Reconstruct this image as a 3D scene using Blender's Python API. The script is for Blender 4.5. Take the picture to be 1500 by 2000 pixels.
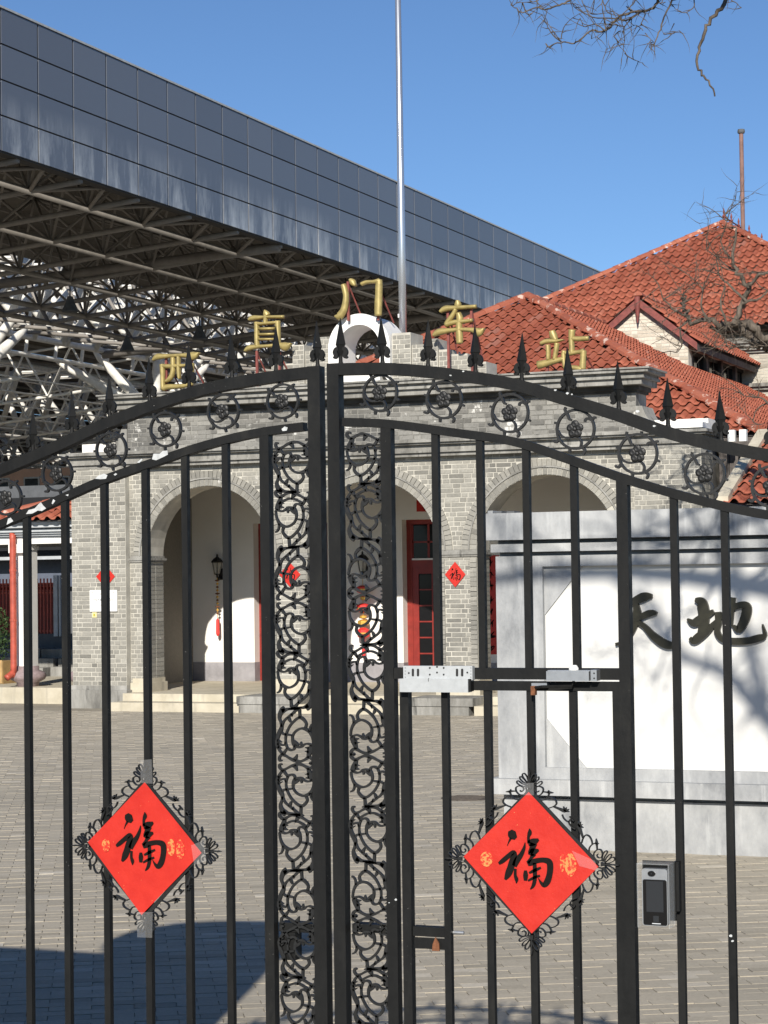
import bpy, math, random
from mathutils import Vector, Matrix
random.seed(7)
R = math.radians
scene = bpy.context.scene
for o in list(bpy.data.objects):
    bpy.data.objects.remove(o)

# ------------------------------------------------------------------ camera
FPX, CAMH = 4150.0, 2.0                       # focal length in photo pixels (1500 wide), camera height
YAW, PITCH, ROLL = R(22.6), math.atan(133 / 4150.0), 0.0135
_f = Vector((-math.sin(YAW) * math.cos(PITCH), math.cos(YAW) * math.cos(PITCH), math.sin(PITCH)))
_r = Vector((math.cos(YAW), math.sin(YAW), 0))
_u = _r.cross(_f)
RT = _r * math.cos(ROLL) - _u * math.sin(ROLL)
UP = _r * math.sin(ROLL) + _u * math.cos(ROLL)
CAM = Vector((0, 0, CAMH))
cd = bpy.data.cameras.new('camera')
cd.sensor_fit = 'HORIZONTAL'
cd.sensor_width = 36.0
cd.lens = FPX * 36.0 / 1500.0
cd.clip_start = 0.05
cd.clip_end = 3000
cam = bpy.data.objects.new('camera', cd)
scene.collection.objects.link(cam)
m3 = Matrix((RT, UP, -_f)).transposed().to_4x4()
m3.translation = CAM
cam.matrix_world = m3
scene.camera = cam

# ------------------------------------------------------------------ sky, sun, exposure
TRAVEL = Vector((-0.27, 1.0, -0.514)).normalized()     # direction the sunlight travels
SUN_EL = math.asin(-TRAVEL.z)
world = bpy.data.worlds.new('World')
scene.world = world
world.use_nodes = True
wn = world.node_tree
sky = wn.nodes.new('ShaderNodeTexSky')
sky.sky_type = 'NISHITA'
sky.sun_disc = False
sky.sun_elevation = SUN_EL
sky.sun_rotation = math.atan2(-TRAVEL.x, -TRAVEL.y)
sky.altitude = 50
sky.air_density = 0.8
sky.dust_density = 0.0
sky.ozone_density = 6.0
bg = wn.nodes['Background']
bg.inputs['Strength'].default_value = 0.085
wn.links.new(sky.outputs[0], bg.inputs['Color'])
sl = bpy.data.lights.new('sun', 'SUN')
sl.energy = 5.0
sl.angle = R(0.53)
sl.color = (1.0, 0.94, 0.85)
sun = bpy.data.objects.new('sun', sl)
scene.collection.objects.link(sun)
sun.rotation_euler = TRAVEL.to_track_quat('-Z', 'Y').to_euler()
sun.location = (10, -30, 40)
vs = scene.view_settings
vs.view_transform = 'Standard'
vs.look = 'None'
vs.gamma = 1.0
vs.exposure = 0.32
scene.cycles.max_bounces = 6
scene.cycles.diffuse_bounces = 3
scene.cycles.transparent_max_bounces = 8

# ------------------------------------------------------------------ helpers
def ray(px, py):
    return _f * FPX + RT * (px - 750) - UP * (py - 1000)
def atY(px, py, Y):
    d = ray(px, py); return CAM + d * (Y / d.y)
def atX(px, py, X):
    d = ray(px, py); return CAM + d * (X / d.x)
def atZ(px, py, Z):
    d = ray(px, py); return CAM + d * ((Z - CAMH) / d.z)
def proj(p):
    v = Vector(p) - CAM; z = v.dot(_f)
    return 750 + FPX * v.dot(RT) / z, 1000 - FPX * v.dot(UP) / z, z

COL = scene.collection
WLOC = {}
def link(o): COL.objects.link(o); return o
def tag(o, label=None, cat=None, group=None, kind=None):
    if label: o['label'] = label
    if cat: o['category'] = cat
    if group: o['group'] = group
    if kind: o['kind'] = kind
    return o
def thing(name, loc, label, cat, group=None):
    o = bpy.data.objects.new(name, None)
    o.empty_display_size = 0.1
    o.location = loc
    link(o); WLOC[o.name] = Vector(loc)
    return tag(o, label, cat, group)

class MB:
    def __init__(s): s.v = []; s.f = []
    def quad(s, *p):
        b = len(s.v); s.v += [tuple(q) for q in p]; s.f.append(tuple(range(b, b + len(p)))); return s
    def box(s, x0, x1, y0, y1, z0, z1):
        b = len(s.v)
        s.v += [(x0, y0, z0), (x1, y0, z0), (x1, y1, z0), (x0, y1, z0), (x0, y0, z1), (x1, y0, z1), (x1, y1, z1), (x0, y1, z1)]
        s.f += [(b, b + 3, b + 2, b + 1), (b + 4, b + 5, b + 6, b + 7), (b, b + 1, b + 5, b + 4), (b + 1, b + 2, b + 6, b + 5), (b + 2, b + 3, b + 7, b + 6), (b + 3, b, b + 4, b + 7)]
        return s
    def obox(s, o, ax, ay, az):          # oriented box from corner o with edge vectors
        o, ax, ay, az = Vector(o), Vector(ax), Vector(ay), Vector(az)
        b = len(s.v)
        s.v += [tuple(p) for p in (o, o + ax, o + ax + ay, o + ay, o + az, o + ax + az, o + ax + ay + az, o + ay + az)]
        s.f += [(b, b + 3, b + 2, b + 1), (b + 4, b + 5, b + 6, b + 7), (b, b + 1, b + 5, b + 4), (b + 1, b + 2, b + 6, b + 5), (b + 2, b + 3, b + 7, b + 6), (b + 3, b, b + 4, b + 7)]
        return s
    def tube(s, pts, rad, n=6, cap=True):
        pts = [Vector(p) for p in pts]
        rs = rad if isinstance(rad, (list, tuple)) else [rad] * len(pts)
        b = len(s.v); prev = None
        for i, p in enumerate(pts):
            t = (pts[min(i + 1, len(pts) - 1)] - pts[max(i - 1, 0)])
            if t.length < 1e-9: t = Vector((0, 0, 1))
            t.normalize()
            if prev is None:
                a = Vector((0, 0, 1)) if abs(t.z) < .9 else Vector((1, 0, 0))
                x = t.cross(a).normalized()
            else:
                x = (prev - t * prev.dot(t)).normalized()
            prev = x; y = t.cross(x)
            for k in range(n):
                an = 2 * math.pi * k / n
                s.v.append(tuple(p + (x * math.cos(an) + y * math.sin(an)) * rs[i]))
        for i in range(len(pts) - 1):
            for k in range(n):
                a = b + i * n + k; c = b + i * n + (k + 1) % n
                s.f.append((a, c, c + n, a + n))
        if cap:
            s.f.append(tuple(b + k for k in range(n))[::-1])
            s.f.append(tuple(b + (len(pts) - 1) * n + k for k in range(n)))
        return s
    def lathe(s, prof, cx, cy, n=16, rot=0.0):   # prof = [(r, z)]
        b = len(s.v)
        for r, z in prof:
            for k in range(n):
                a = rot + 2 * math.pi * k / n
                s.v.append((cx + r * math.cos(a), cy + r * math.sin(a), z))
        for i in range(len(prof) - 1):
            for k in range(n):
                a = b + i * n + k; c = b + i * n + (k + 1) % n
                s.f.append((a, c, c + n, a + n))
        s.f.append(tuple(b + k for k in range(n))[::-1])
        s.f.append(tuple(b + (len(prof) - 1) * n + k for k in range(n)))
        return s
    def ribbon(s, pts, hw, y0, y1):       # flat band in the X-Z plane, extruded from y0 (front) to y1
        n = len(pts); b = len(s.v)
        hs = hw if isinstance(hw, (list, tuple)) else [hw] * n
        for i in range(n):
            a = pts[max(i - 1, 0)]; c = pts[min(i + 1, n - 1)]
            dx, dz = c[0] - a[0], c[1] - a[1]; L = math.hypot(dx, dz) or 1e-9
            nx, nz = -dz / L, dx / L
            x, z = pts[i]; w = hs[i]
            s.v += [(x + nx * w, y0, z + nz * w), (x - nx * w, y0, z - nz * w), (x + nx * w, y1, z + nz * w), (x - nx * w, y1, z - nz * w)]
        for i in range(n - 1):
            q = b + 4 * i; r = q + 4
            s.f += [(q, q + 1, r + 1, r), (q + 2, r + 2, r + 3, q + 3), (q, r, r + 2, q + 2), (q + 1, q + 3, r + 3, r + 1)]
        q = b; s.f.append((q, q + 2, q + 3, q + 1)); q = b + 4 * (n - 1); s.f.append((q, q + 1, q + 3, q + 2))
        return s
    def sweep(s, pts, hw, yc, dy, n=8):   # rounded brush stroke: elliptical section
        m = len(pts); b = len(s.v)
        hs = hw if isinstance(hw, (list, tuple)) else [hw] * m
        for i in range(m):
            a = pts[max(i - 1, 0)]; c = pts[min(i + 1, m - 1)]
            dx, dz = c[0] - a[0], c[1] - a[1]; L = math.hypot(dx, dz) or 1e-9
            nx, nz = -dz / L, dx / L
            x, z = pts[i]; w = hs[i]
            for k in range(n):
                an = 2 * math.pi * k / n
                s.v.append((x + nx * w * math.cos(an), yc + dy * math.sin(an), z + nz * w * math.cos(an)))
        for i in range(m - 1):
            for k in range(n):
                a = b + i * n + k; c = b + i * n + (k + 1) % n
                s.f.append((a, c, c + n, a + n))
        s.f.append(tuple(b + k for k in range(n))[::-1]); s.f.append(tuple(b + (m - 1) * n + k for k in range(n)))
        return s
    def poly(s, pts, y0, y1):             # outline in X-Z, extruded front y0 to back y1
        n = len(pts); b = len(s.v)
        s.v += [(x, y0, z) for x, z in pts] + [(x, y1, z) for x, z in pts]
        s.f.append(tuple(range(b, b + n))); s.f.append(tuple(range(b + 2 * n - 1, b + n - 1, -1)))
        for i in range(n):
            j = (i + 1) % n; s.f.append((b + i, b + n + i, b + n + j, b + j))
        return s
    def build(s, name, mat, parent=None, smooth=False, kind=None, fix=True):
        off = Vector((0, 0, 0))
        if parent is not None: off = WLOC[parent.name]
        me = bpy.data.meshes.new(name)
        me.from_pydata([(x - off.x, y - off.y, z - off.z) for x, y, z in s.v], [], s.f)
        if fix:
            import bmesh
            bm = bmesh.new(); bm.from_mesh(me); bmesh.ops.recalc_face_normals(bm, faces=bm.faces); bm.to_mesh(me); bm.free()
        me.materials.append(mat)
        if smooth:
            me.polygons.foreach_set('use_smooth', [True] * len(me.polygons))
        o = bpy.data.objects.new(name, me); link(o)
        WLOC[o.name] = off.copy()
        if parent is not None: o.parent = parent
        if kind: o['kind'] = kind
        return o

def crom(pts, n=5):                        # Catmull-Rom through tuples of any length
    if len(pts) < 3: return [tuple(p) for p in pts]
    out = []
    P = [pts[0]] + list(pts) + [pts[-1]]
    for i in range(1, len(P) - 2):
        a, b, c, d = P[i - 1], P[i], P[i + 1], P[i + 2]
        for k in range(n):
            t = k / n
            out.append(tuple(.5 * (2 * b[j] + (c[j] - a[j]) * t + (2 * a[j] - 5 * b[j] + 4 * c[j] - d[j]) * t * t + (3 * b[j] - a[j] - 3 * c[j] + d[j]) * t ** 3) for j in range(len(b))))
    out.append(tuple(pts[-1]))
    return out

UNIT = {}
def unit_box(mat):
    k = mat.name
    if k not in UNIT:
        mb = MB().box(-.5, .5, -.5, .5, -.5, .5)
        me = bpy.data.meshes.new('piece'); me.from_pydata(mb.v, [], mb.f); me.materials.append(mat); UNIT[k] = me
    return UNIT[k]
def piece(name, mat, parent, x0, x1, y0, y1, z0, z1, rotz=0.0):
    o = bpy.data.objects.new(name, unit_box(mat)); link(o)
    off = WLOC[parent.name]
    o.location = ((x0 + x1) / 2 - off.x, (y0 + y1) / 2 - off.y, (z0 + z1) / 2 - off.z)
    o.scale = (max(x1 - x0, 1e-4), max(y1 - y0, 1e-4), max(z1 - z0, 1e-4))
    o.rotation_euler = (0, 0, rotz)
    o.parent = parent
    WLOC[o.name] = off + o.location
    return o

# ------------------------------------------------------------------ materials
class NT:
    def __init__(s, name):
        s.m = bpy.data.materials.new(name); s.m.use_nodes = True
        s.t = s.m.node_tree; s.b = s.t.nodes['Principled BSDF']
    def n(s, typ, **kw):
        nd = s.t.nodes.new(typ)
        for k, v in kw.items(): setattr(nd, k, v)
        return nd
    def l(s, a, b): s.t.links.new(a, b)
    def coord(s, scale=(1, 1, 1)):
        g = s.n('ShaderNodeNewGeometry'); mp = s.n('ShaderNodeMapping')
        s.l(g.outputs['Position'], mp.inputs['Vector']); mp.inputs['Scale'].default_value = scale
        return mp.outputs[0]
    def noise(s, vec, scale, detail=4, rough=.6):
        nd = s.n('ShaderNodeTexNoise'); nd.inputs['Scale'].default_value = scale; nd.inputs['Detail'].default_value = detail; nd.inputs['Roughness'].default_value = rough
        s.l(vec, nd.inputs['Vector']); return nd.outputs[0]
    def ramp(s, fac, stops):
        r = s.n('ShaderNodeValToRGB'); e = r.color_ramp.elements
        while len(e) < len(stops): e.new(.5)
        for i, (p, c) in enumerate(stops):
            e[i].position = p; e[i].color = (c[0], c[1], c[2], 1) if not isinstance(c, (int, float)) else (c, c, c, 1)
        s.l(fac, r.inputs[0]); return r.outputs[0]
    def mix(s, fac, a, b, mode='MIX'):
        x = s.n('ShaderNodeMixRGB', blend_type=mode)
        for i, q in ((0, fac), (1, a), (2, b)):
            if hasattr(q, 'is_output'): s.l(q, x.inputs[i])
            elif i == 0: x.inputs[0].default_value = q
            else: x.inputs[i].default_value = (q[0], q[1], q[2], 1)
        return x.outputs[0]
    def rnd(s):
        g = s.n('ShaderNodeNewGeometry'); o = s.n('ShaderNodeObjectInfo')
        a = s.n('ShaderNodeMath', operation='MULTIPLY_ADD'); s.l(o.outputs['Random'], a.inputs[0]); a.inputs[1].default_value = 7.31
        s.l(g.outputs['Random Per Island'], a.inputs[2])
        f = s.n('ShaderNodeMath', operation='FRACT'); s.l(a.outputs[0], f.inputs[0]); return f.outputs[0]
    def bump(s, h, strength=.3, dist=.01):
        b = s.n('ShaderNodeBump'); b.inputs['Strength'].default_value = strength; b.inputs['Distance'].default_value = dist
        s.l(h, b.inputs['Height']); s.l(b.outputs[0], s.b.inputs['Normal'])
    def col(s, c):
        if hasattr(c, 'is_output'): s.l(c, s.b.inputs['Base Color'])
        else: s.b.inputs['Base Color'].default_value = (c[0], c[1], c[2], 1)
    def set(s, rough=.6, metal=0.0, spec=.5):
        s.b.inputs['Roughness'].default_value = rough; s.b.inputs['Metallic'].default_value = metal
        s.b.inputs['Specular IOR Level'].default_value = spec
        return s

def simple(name, c, rough=.6, metal=0., spec=.5, var=.15, scale=6., bump=0., bdist=.004, bscale=40):
    t = NT(name); v = t.coord()
    n = t.noise(v, scale, 5)
    lo = tuple(x * (1 - var) for x in c); hi = tuple(min(1, x * (1 + var)) for x in c)
    t.col(t.ramp(n, [(.3, lo), (.7, hi)])); t.set(rough, metal, spec)
    if bump: t.bump(t.noise(v, bscale, 3), bump, bdist)
    return t.m
def per_piece(name, stops, rough=.8, stain=None, nscale=5., bump=.3, bdist=.004, bscale=60, spec=.3):
    t = NT(name); v = t.coord(); r = t.rnd()
    c = t.ramp(r, stops)
    n = t.noise(v, 30, 4)
    c = t.mix(.35, c, t.ramp(n, [(.3, .55), (.7, 1.2)]), 'MULTIPLY')
    if stain:
        for (sc, p0, p1, colr, stretch) in stain:
            m = t.ramp(t.noise(t.coord(stretch), sc, 6, .65), [(p0, 0.), (p1, 1.)])
            c = t.mix(m, c, colr)
    t.col(c); t.set(rough, 0, spec)
    if bump: t.bump(t.noise(v, bscale, 4), bump, bdist)
    return t.m

# gate paint: satin black with dust and fine chips
t = NT('black_gate_paint'); v = t.coord()
c = t.ramp(t.noise(t.coord((1, 1, .35)), 14, 5, .7), [(.3, (.0075, .0077, .0076)), (.58, (.012, .0122, .0118)), (.72, (.020, .0195, .0175)), (.85, (.033, .031, .027))])
chips = t.ramp(t.noise(v, 240, 2, .5), [(.735, 0.), (.76, 1.)])
rare = t.ramp(t.noise(v, 9, 2), [(.55, 0.), (.68, 1.)])
c = t.mix(t.mix(1, chips, rare, 'MULTIPLY'), c, (.32, .31, .29))
t.col(c); t.set(.5, 0, .16); t.bump(t.noise(v, 90, 5), .3, .0016)
t.l(t.ramp(t.noise(v, 30, 4), [(.3, .42), (.7, .68)]), t.b.inputs['Roughness'])
BLACK = t.m
BLACK_CAST = simple('cast_iron_paint', (.011, .011, .0105), .5, 0, .4, .4, 60, .4, .001, 200)
GREYBARE = simple('bare_primer', (.46, .475, .47), .7, var=.25, scale=60)
BRICK = per_piece('grey_brick', [(0, (.17, .163, .143)), (.12, (.235, .226, .197)), (.5, (.275, .264, .230)), (.88, (.31, .297, .258)), (1, (.36, .346, .30))],
                  stain=[(.7, .58, .72, (.13, .127, .115), (1, 1, .5)), (2.2, .66, .72, (.62, .60, .55), (1, 1, .8))])
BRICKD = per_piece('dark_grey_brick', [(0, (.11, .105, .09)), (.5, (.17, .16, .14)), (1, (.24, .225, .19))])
CREAMBRICK = per_piece('cream_brick', [(0, (.42, .37, .29)), (.5, (.56, .50, .41)), (1, (.66, .60, .50))], stain=[(1.5, .6, .75, (.5, .25, .15), (1, 1, 1))])
MORTAR = simple('lime_mortar', (.45, .43, .372), .9, var=.25, scale=3, bump=.4, bscale=80)
t = NT('weathered_stone'); v = t.coord()
c = t.ramp(t.noise(t.coord((1, 1, .3)), 2.2, 8, .7), [(.25, (.08, .077, .07)), (.42, (.19, .184, .165)), (.6, (.31, .302, .275)), (.75, (.45, .44, .405))])
c = t.mix(t.ramp(t.noise(t.coord((3, 3, .5)), 3, 6), [(.55, 0.), (.7, 1.)]), c, (.09, .088, .08))
t.col(c); t.set(.9, 0, .3); t.bump(t.noise(v, 40, 5), .5, .01); STONE = t.m
t = NT('pale_step_stone'); v = t.coord()
c = t.ramp(t.noise(v, 3, 6), [(.3, (.40, .36, .27)), (.7, (.56, .51, .40))])
c = t.mix(t.ramp(t.noise(t.coord((4, 4, .4)), 2, 5), [(.55, 0.), (.75, .6)]), c, (.25, .23, .19))
t.col(c); t.set(.85, 0, .3); t.bump(t.noise(v, 50, 4), .3, .006); STEP = t.m
PLASTER = simple('white_plaster', (.78, .755, .70), .85, var=.04, scale=2, bump=.15, bscale=30)
WHITE = simple('white_paint', (.80, .79, .75), .6, var=.06, scale=4, bump=.1)
GREYPLINTH = simple('grey_plinth_paint', (.27, .26, .27), .8, var=.2, scale=5)
t = NT('screen_wall_grey'); v = t.coord()
c = t.ramp(t.noise(t.coord((1, 1, .55)), 2.6, 8, .68), [(.28, (.15, .158, .165)), (.42, (.28, .288, .292)), (.58, (.39, .397, .393)), (.8, (.48, .485, .47))])
c = t.mix(t.ramp(t.noise(t.coord((7, 7, .5)), 2.2, 5), [(.55, 0.), (.72, .45)]), c, (.56, .57, .56))
t.col(c); t.set(.8, 0, .35); t.bump(t.noise(v, 30, 6), .25, .008); WGREY = t.m
t = NT('screen_wall_white'); v = t.coord()
c = t.ramp(t.noise(v, 2.0, 6, .6), [(.3, (.56, .56, .54)), (.7, (.64, .637, .61))])
t.col(c); t.set(.75, 0, .3); t.bump(t.noise(v, 12, 4), .1, .006); WWHITE = t.m
TILE = per_piece('terracotta_tile', [(0, (.25, .070, .040)), (.25, (.30, .086, .050)), (.7, (.335, .100, .058)), (.95, (.37, .118, .070)), (1, (.33, .14, .10))], rough=.7,
                 stain=[(1.2, .62, .8, (.21, .07, .045), (1, 1, 1))], bump=.2)
RIDGE = per_piece('ridge_tile', [(0, (.28, .085, .05)), (.6, (.35, .11, .065)), (1, (.40, .14, .085))], rough=.65, stain=[(5, .57, .62, (.58, .42, .34), (1, 1, 1))])
GOLD = simple('gold_paint', (.35, .275, .10), .45, .25, .5, .25, 9, .25, .003, 120)
REDSTEEL = simple('red_oxide_steel', (.20, .055, .045), .7, 0, .4, .3, 10)
BRONZE = simple('dark_bronze_letter', (.020, .019, .010), .45, .2, .5, .3, 20)
t = NT('red_paper'); v = t.coord()
c = t.ramp(t.noise(v, 30, 5), [(.3, (.45, .018, .010)), (.7, (.52, .027, .015))])
c = t.mix(t.ramp(t.noise(v, 210, 1), [(.79, 0.), (.81, .7)]), c, (.85, .42, .16))
t.col(c); t.set(.45, 0, .4); t.bump(t.noise(v, 16, 6, .7), .35, .006); REDPAPER = t.m
INK = simple('black_ink', (.008, .006, .005), .8, 0, .15, var=.3, scale=200)
t = NT('gold_print'); v = t.coord()
a = t.ramp(t.noise(v, 160, 3), [(.46, 0.), (.54, 1.)])
t.col(t.mix(a, (.58, .03, .018), (.72, .24, .07))); t.set(.45, .1); GOLDPRINT = t.m
ALU = simple('brushed_aluminium', (.42, .43, .435), .38, .75, .5, .08, 60)
ALUP = simple('silver_paint', (.44, .455, .455), .45, .2, .5, .08, 60)
DARKHOLE = simple('dark_slot', (.012, .012, .012), .7)
RUST = simple('rust', (.16, .065, .03), .85, 0, .3, .4, 90)
GLASSBLACK = simple('black_device_glass', (.006, .006, .0065), .15, 0, .5, .1)
SCREEN = simple('dark_display', (.021, .023, .026), .2, 0, .5, .1)
t = NT('clear_acrylic'); t.col((.9, .93, .93)); t.set(.08, 0, .5); t.b.inputs['Alpha'].default_value = .14; ACRYL = t.m
t = NT('clear_tape'); t.col((.9, .9, .88)); t.set(.12, 0, .5); t.b.inputs['Alpha'].default_value = .045; TAPE = t.m
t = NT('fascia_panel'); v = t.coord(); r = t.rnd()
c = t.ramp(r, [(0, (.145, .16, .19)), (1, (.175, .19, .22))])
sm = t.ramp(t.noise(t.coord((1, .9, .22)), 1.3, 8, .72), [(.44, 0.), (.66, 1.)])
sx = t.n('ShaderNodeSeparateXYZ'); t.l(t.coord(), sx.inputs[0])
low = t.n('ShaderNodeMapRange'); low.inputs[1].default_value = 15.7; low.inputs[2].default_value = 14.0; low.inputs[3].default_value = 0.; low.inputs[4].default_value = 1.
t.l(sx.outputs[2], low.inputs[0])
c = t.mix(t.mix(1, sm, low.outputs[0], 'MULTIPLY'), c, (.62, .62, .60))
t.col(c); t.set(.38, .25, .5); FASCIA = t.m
FJOINT = simple('fascia_joint', (.045, .045, .045), .8)
TRUSS = simple('white_truss_paint', (.78, .76, .70), .55, 0, .4, .15, 3)
BRIM = simple('taupe_truss_paint', (.26, .24, .215), .6, 0, .3, .15, 3)
DECK = simple('roof_deck', (.15, .135, .115), .8, 0, .3, .2, .7)
POLE = simple('polished_steel', (.60, .62, .65), .27, .8, .5, .03)
DOORRED = simple('red_door_paint', (.22, .022, .015), .4, 0, .5, .2, 8)
GLASS = simple('dark_window_glass', (.010, .010, .011), .10, 0, .22, .1)
PIPERED = simple('red_downpipe', (.40, .075, .045), .5, 0, .5, .2, 10)
t = NT('paver'); v = t.coord(); r = t.rnd()
c = t.ramp(r, [(0, (.32, .285, .222)), (.12, (.385, .345, .272)), (.8, (.425, .38, .30)), (.96, (.45, .405, .325)), (1, (.56, .51, .42))])
c = t.mix(.4, c, t.ramp(t.noise(v, 45, 5), [(.3, .6), (.7, 1.15)]), 'MULTIPLY')
c = t.mix(t.ramp(t.noise(v, .55, 5), [(.42, 0.), (.7, .55)]), c, (.29, .265, .215))
t.col(c); t.set(.85, 0, .3); t.bump(t.noise(v, 120, 4), .35, .004); PAVER = t.m
t = NT('ground_sand'); v = t.coord()
t.col(t.ramp(t.noise(v, 1.2, 6), [(.3, (.24, .215, .17)), (.7, (.33, .295, .235))])); t.set(.95, 0, .2); t.bump(t.noise(v, 60, 4), .4, .01); SAND = t.m
t = NT('bark'); v = t.coord()
t.col(t.ramp(t.noise(t.coord((3, 3, .6)), 9, 6), [(.3, (.045, .036, .028)), (.7, (.17, .14, .11))])); t.set(.95, 0, .2); t.bump(t.noise(v, 60, 5), .6, .01); BARK = t.m
LEAF = per_piece('evergreen_leaf', [(0, (.015, .035, .012)), (.6, (.035, .07, .02)), (1, (.06, .10, .03))], rough=.6, bump=0)
WOOD = simple('planter_wood', (.40, .26, .11), .75, var=.25, scale=6)
DARKWOOD = simple('weathered_board', (.10, .088, .08), .9, var=.5, scale=5)
NAVY = simple('navy_hoarding', (.012, .014, .03), .5, var=.2)
SALMON = simple('salmon_render', (.52, .34, .26), .85, var=.12, scale=1)
LIGHTGREY = simple('light_grey_metal', (.42, .44, .45), .6, var=.15)
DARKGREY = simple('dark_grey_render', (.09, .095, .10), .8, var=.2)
IRONDARK = simple('lamp_black', (.012, .012, .012), .5, 0, .4)
t = NT('frosted_lamp_glass'); t.col((.6, .58, .5)); t.set(.3, 0, .5); t.b.inputs['Alpha'].default_value = .45; LAMPGLASS = t.m
TASSEL = simple('red_tassel', (.62, .03, .025), .6)
IRONR = simple('worn_iron', (.10, .085, .07), .8, 0, .3, .3, 30)
t = NT('tinted_skylight'); t.col((.10, .11, .12)); t.set(.3, 0, .3); t.b.inputs['Alpha'].default_value = .12; SKYGLASS = t.m
SOOT_SHADE = simple('sooty_shaded_stone', (.055, .053, .048), .9, var=.6, scale=3)  # sooty stone, with the shade under the cornice overhang painted into its colour
GOLDTRIM = simple('gold_trim', (.70, .42, .08), .35, .5, .5, .2, 60)

# ================================================================== GROUND
g = MB().quad((-700, -300, -.008), (700, -300, -.008), (700, 1200, -.008), (-700, 1200, -.008)).build('ground', SAND)
g['kind'] = 'structure'
PA = R(30)
pu = Vector((-math.sin(PA), math.cos(PA), 0)); pv = Vector((math.cos(PA), math.sin(PA), 0))
cand = []
L, W, J = .20, .10, .004
for i in range(30, 345):
    for j in range(-45, 46):
        c = pu * (i * W) + pv * ((j + (.5 if i % 2 else 0)) * L)
        if c.y > 30.5 or c.y < 2.2: continue
        x, y, z = proj((c.x, c.y, 0))
        if z < 2 or x < -350 or x > 1850: continue
        if c.y > 29.2 and -18.4 < c.x < -7.1: continue
        cand.append((c, x, y, z))
vis = sorted([q for q in cand if -10 < q[1] < 1510 and q[2] < 2005], key=lambda q: q[3])[:300]
vset = set(id(q) for q in vis)
pm = MB().box(-(L - J) / 2, (L - J) / 2, -(W - J) / 2, (W - J) / 2, -.03, 0)
pme = bpy.data.meshes.new('paver'); pme.from_pydata(pm.v, [], pm.f); pme.materials.append(PAVER)
fld = MB()
for q in cand:
    c = q[0]; dz = random.uniform(-.0025, .0025); tw = random.uniform(-.012, .012)
    if id(q) in vset:
        o = bpy.data.objects.new('paver', pme); link(o); o.location = (c.x, c.y, dz); o.rotation_euler = (random.uniform(-.006, .006), random.uniform(-.004, .004), PA + tw); o.parent = g
    else:
        a = pv * ((L - J) / 2); b = pu * ((W - J) / 2)
        fld.obox(c - a - b + Vector((0, 0, -.03)), a * 2, b * 2, Vector((0, 0, .03 + dz)))
fld.build('paver_field', PAVER, None, kind='stuff', fix=False).parent = g
# drain cover near the screen wall
dc = atZ(912, 1559, 0)
dr = thing('drain_cover', (dc.x, dc.y, 0), 'round rusty drain cover set in the paving before the screen wall', 'drain cover')
MB().lathe([(.24, -.02), (.24, .004), (.22, .006), (.215, .003)], dc.x, dc.y, 28).build('rim', IRONR, dr)
for k in range(9):
    MB().box(dc.x - .16, dc.x + .16, dc.y - .17 + k * .04, dc.y - .15 + k * .04, 0, .009).build('bar', IRONR, dr)

# ================================================================== IRON GATE
YG = 4.5
def G(px, py): p = atY(px, py, YG); return (p.x, p.z)
def mono(pts, x):
    for i in range(len(pts) - 1):
        if pts[i][0] <= x <= pts[i + 1][0]:
            t_ = (x - pts[i][0]) / (pts[i + 1][0] - pts[i][0]); return pts[i][1] + t_ * (pts[i + 1][1] - pts[i][1])
    return pts[-1][1] if x > pts[-1][0] else pts[0][1]
XL_END, XR_END = -3.33, -.48
top_l = crom([(XL_END, 2.085), (-3.2, 2.11)] + [G(*p) for p in [(-60, 941), (0, 917), (100, 875), (200, 829), (300, 790), (400, 759), (520, 737), (632, 724)]], 5)
sec_l = crom([(XL_END, 1.96), (-3.2, 1.985)] + [G(*p) for p in [(-60, 1047), (0, 1023), (100, 981), (200, 937), (300, 902), (400, 869), (500, 845), (606, 831)]], 5)
top_r = crom([G(*p) for p in [(643, 721), (760, 720), (880, 731), (1000, 750), (1100, 779), (1200, 809), (1300, 844), (1400, 870), (1500, 889), (1580, 897)]] + [(-.78, 2.20), (XR_END, 2.18)], 5)
sec_r = crom([G(*p) for p in [(668, 824), (760, 828), (880, 844), (1000, 862), (1100, 894), (1200, 929), (1300, 960), (1400, 986), (1500, 1006), (1580, 1014)]] + [(-.78, 2.07), (XR_END, 2.05)], 5)
SQ = .016
def hollow(mb, x0, x1, z0, z1, d, y=YG):
    mb.box(x0, x1, y, y + d, z0, z1)
def gx(px, py): return G(px, py)[0]

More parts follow.
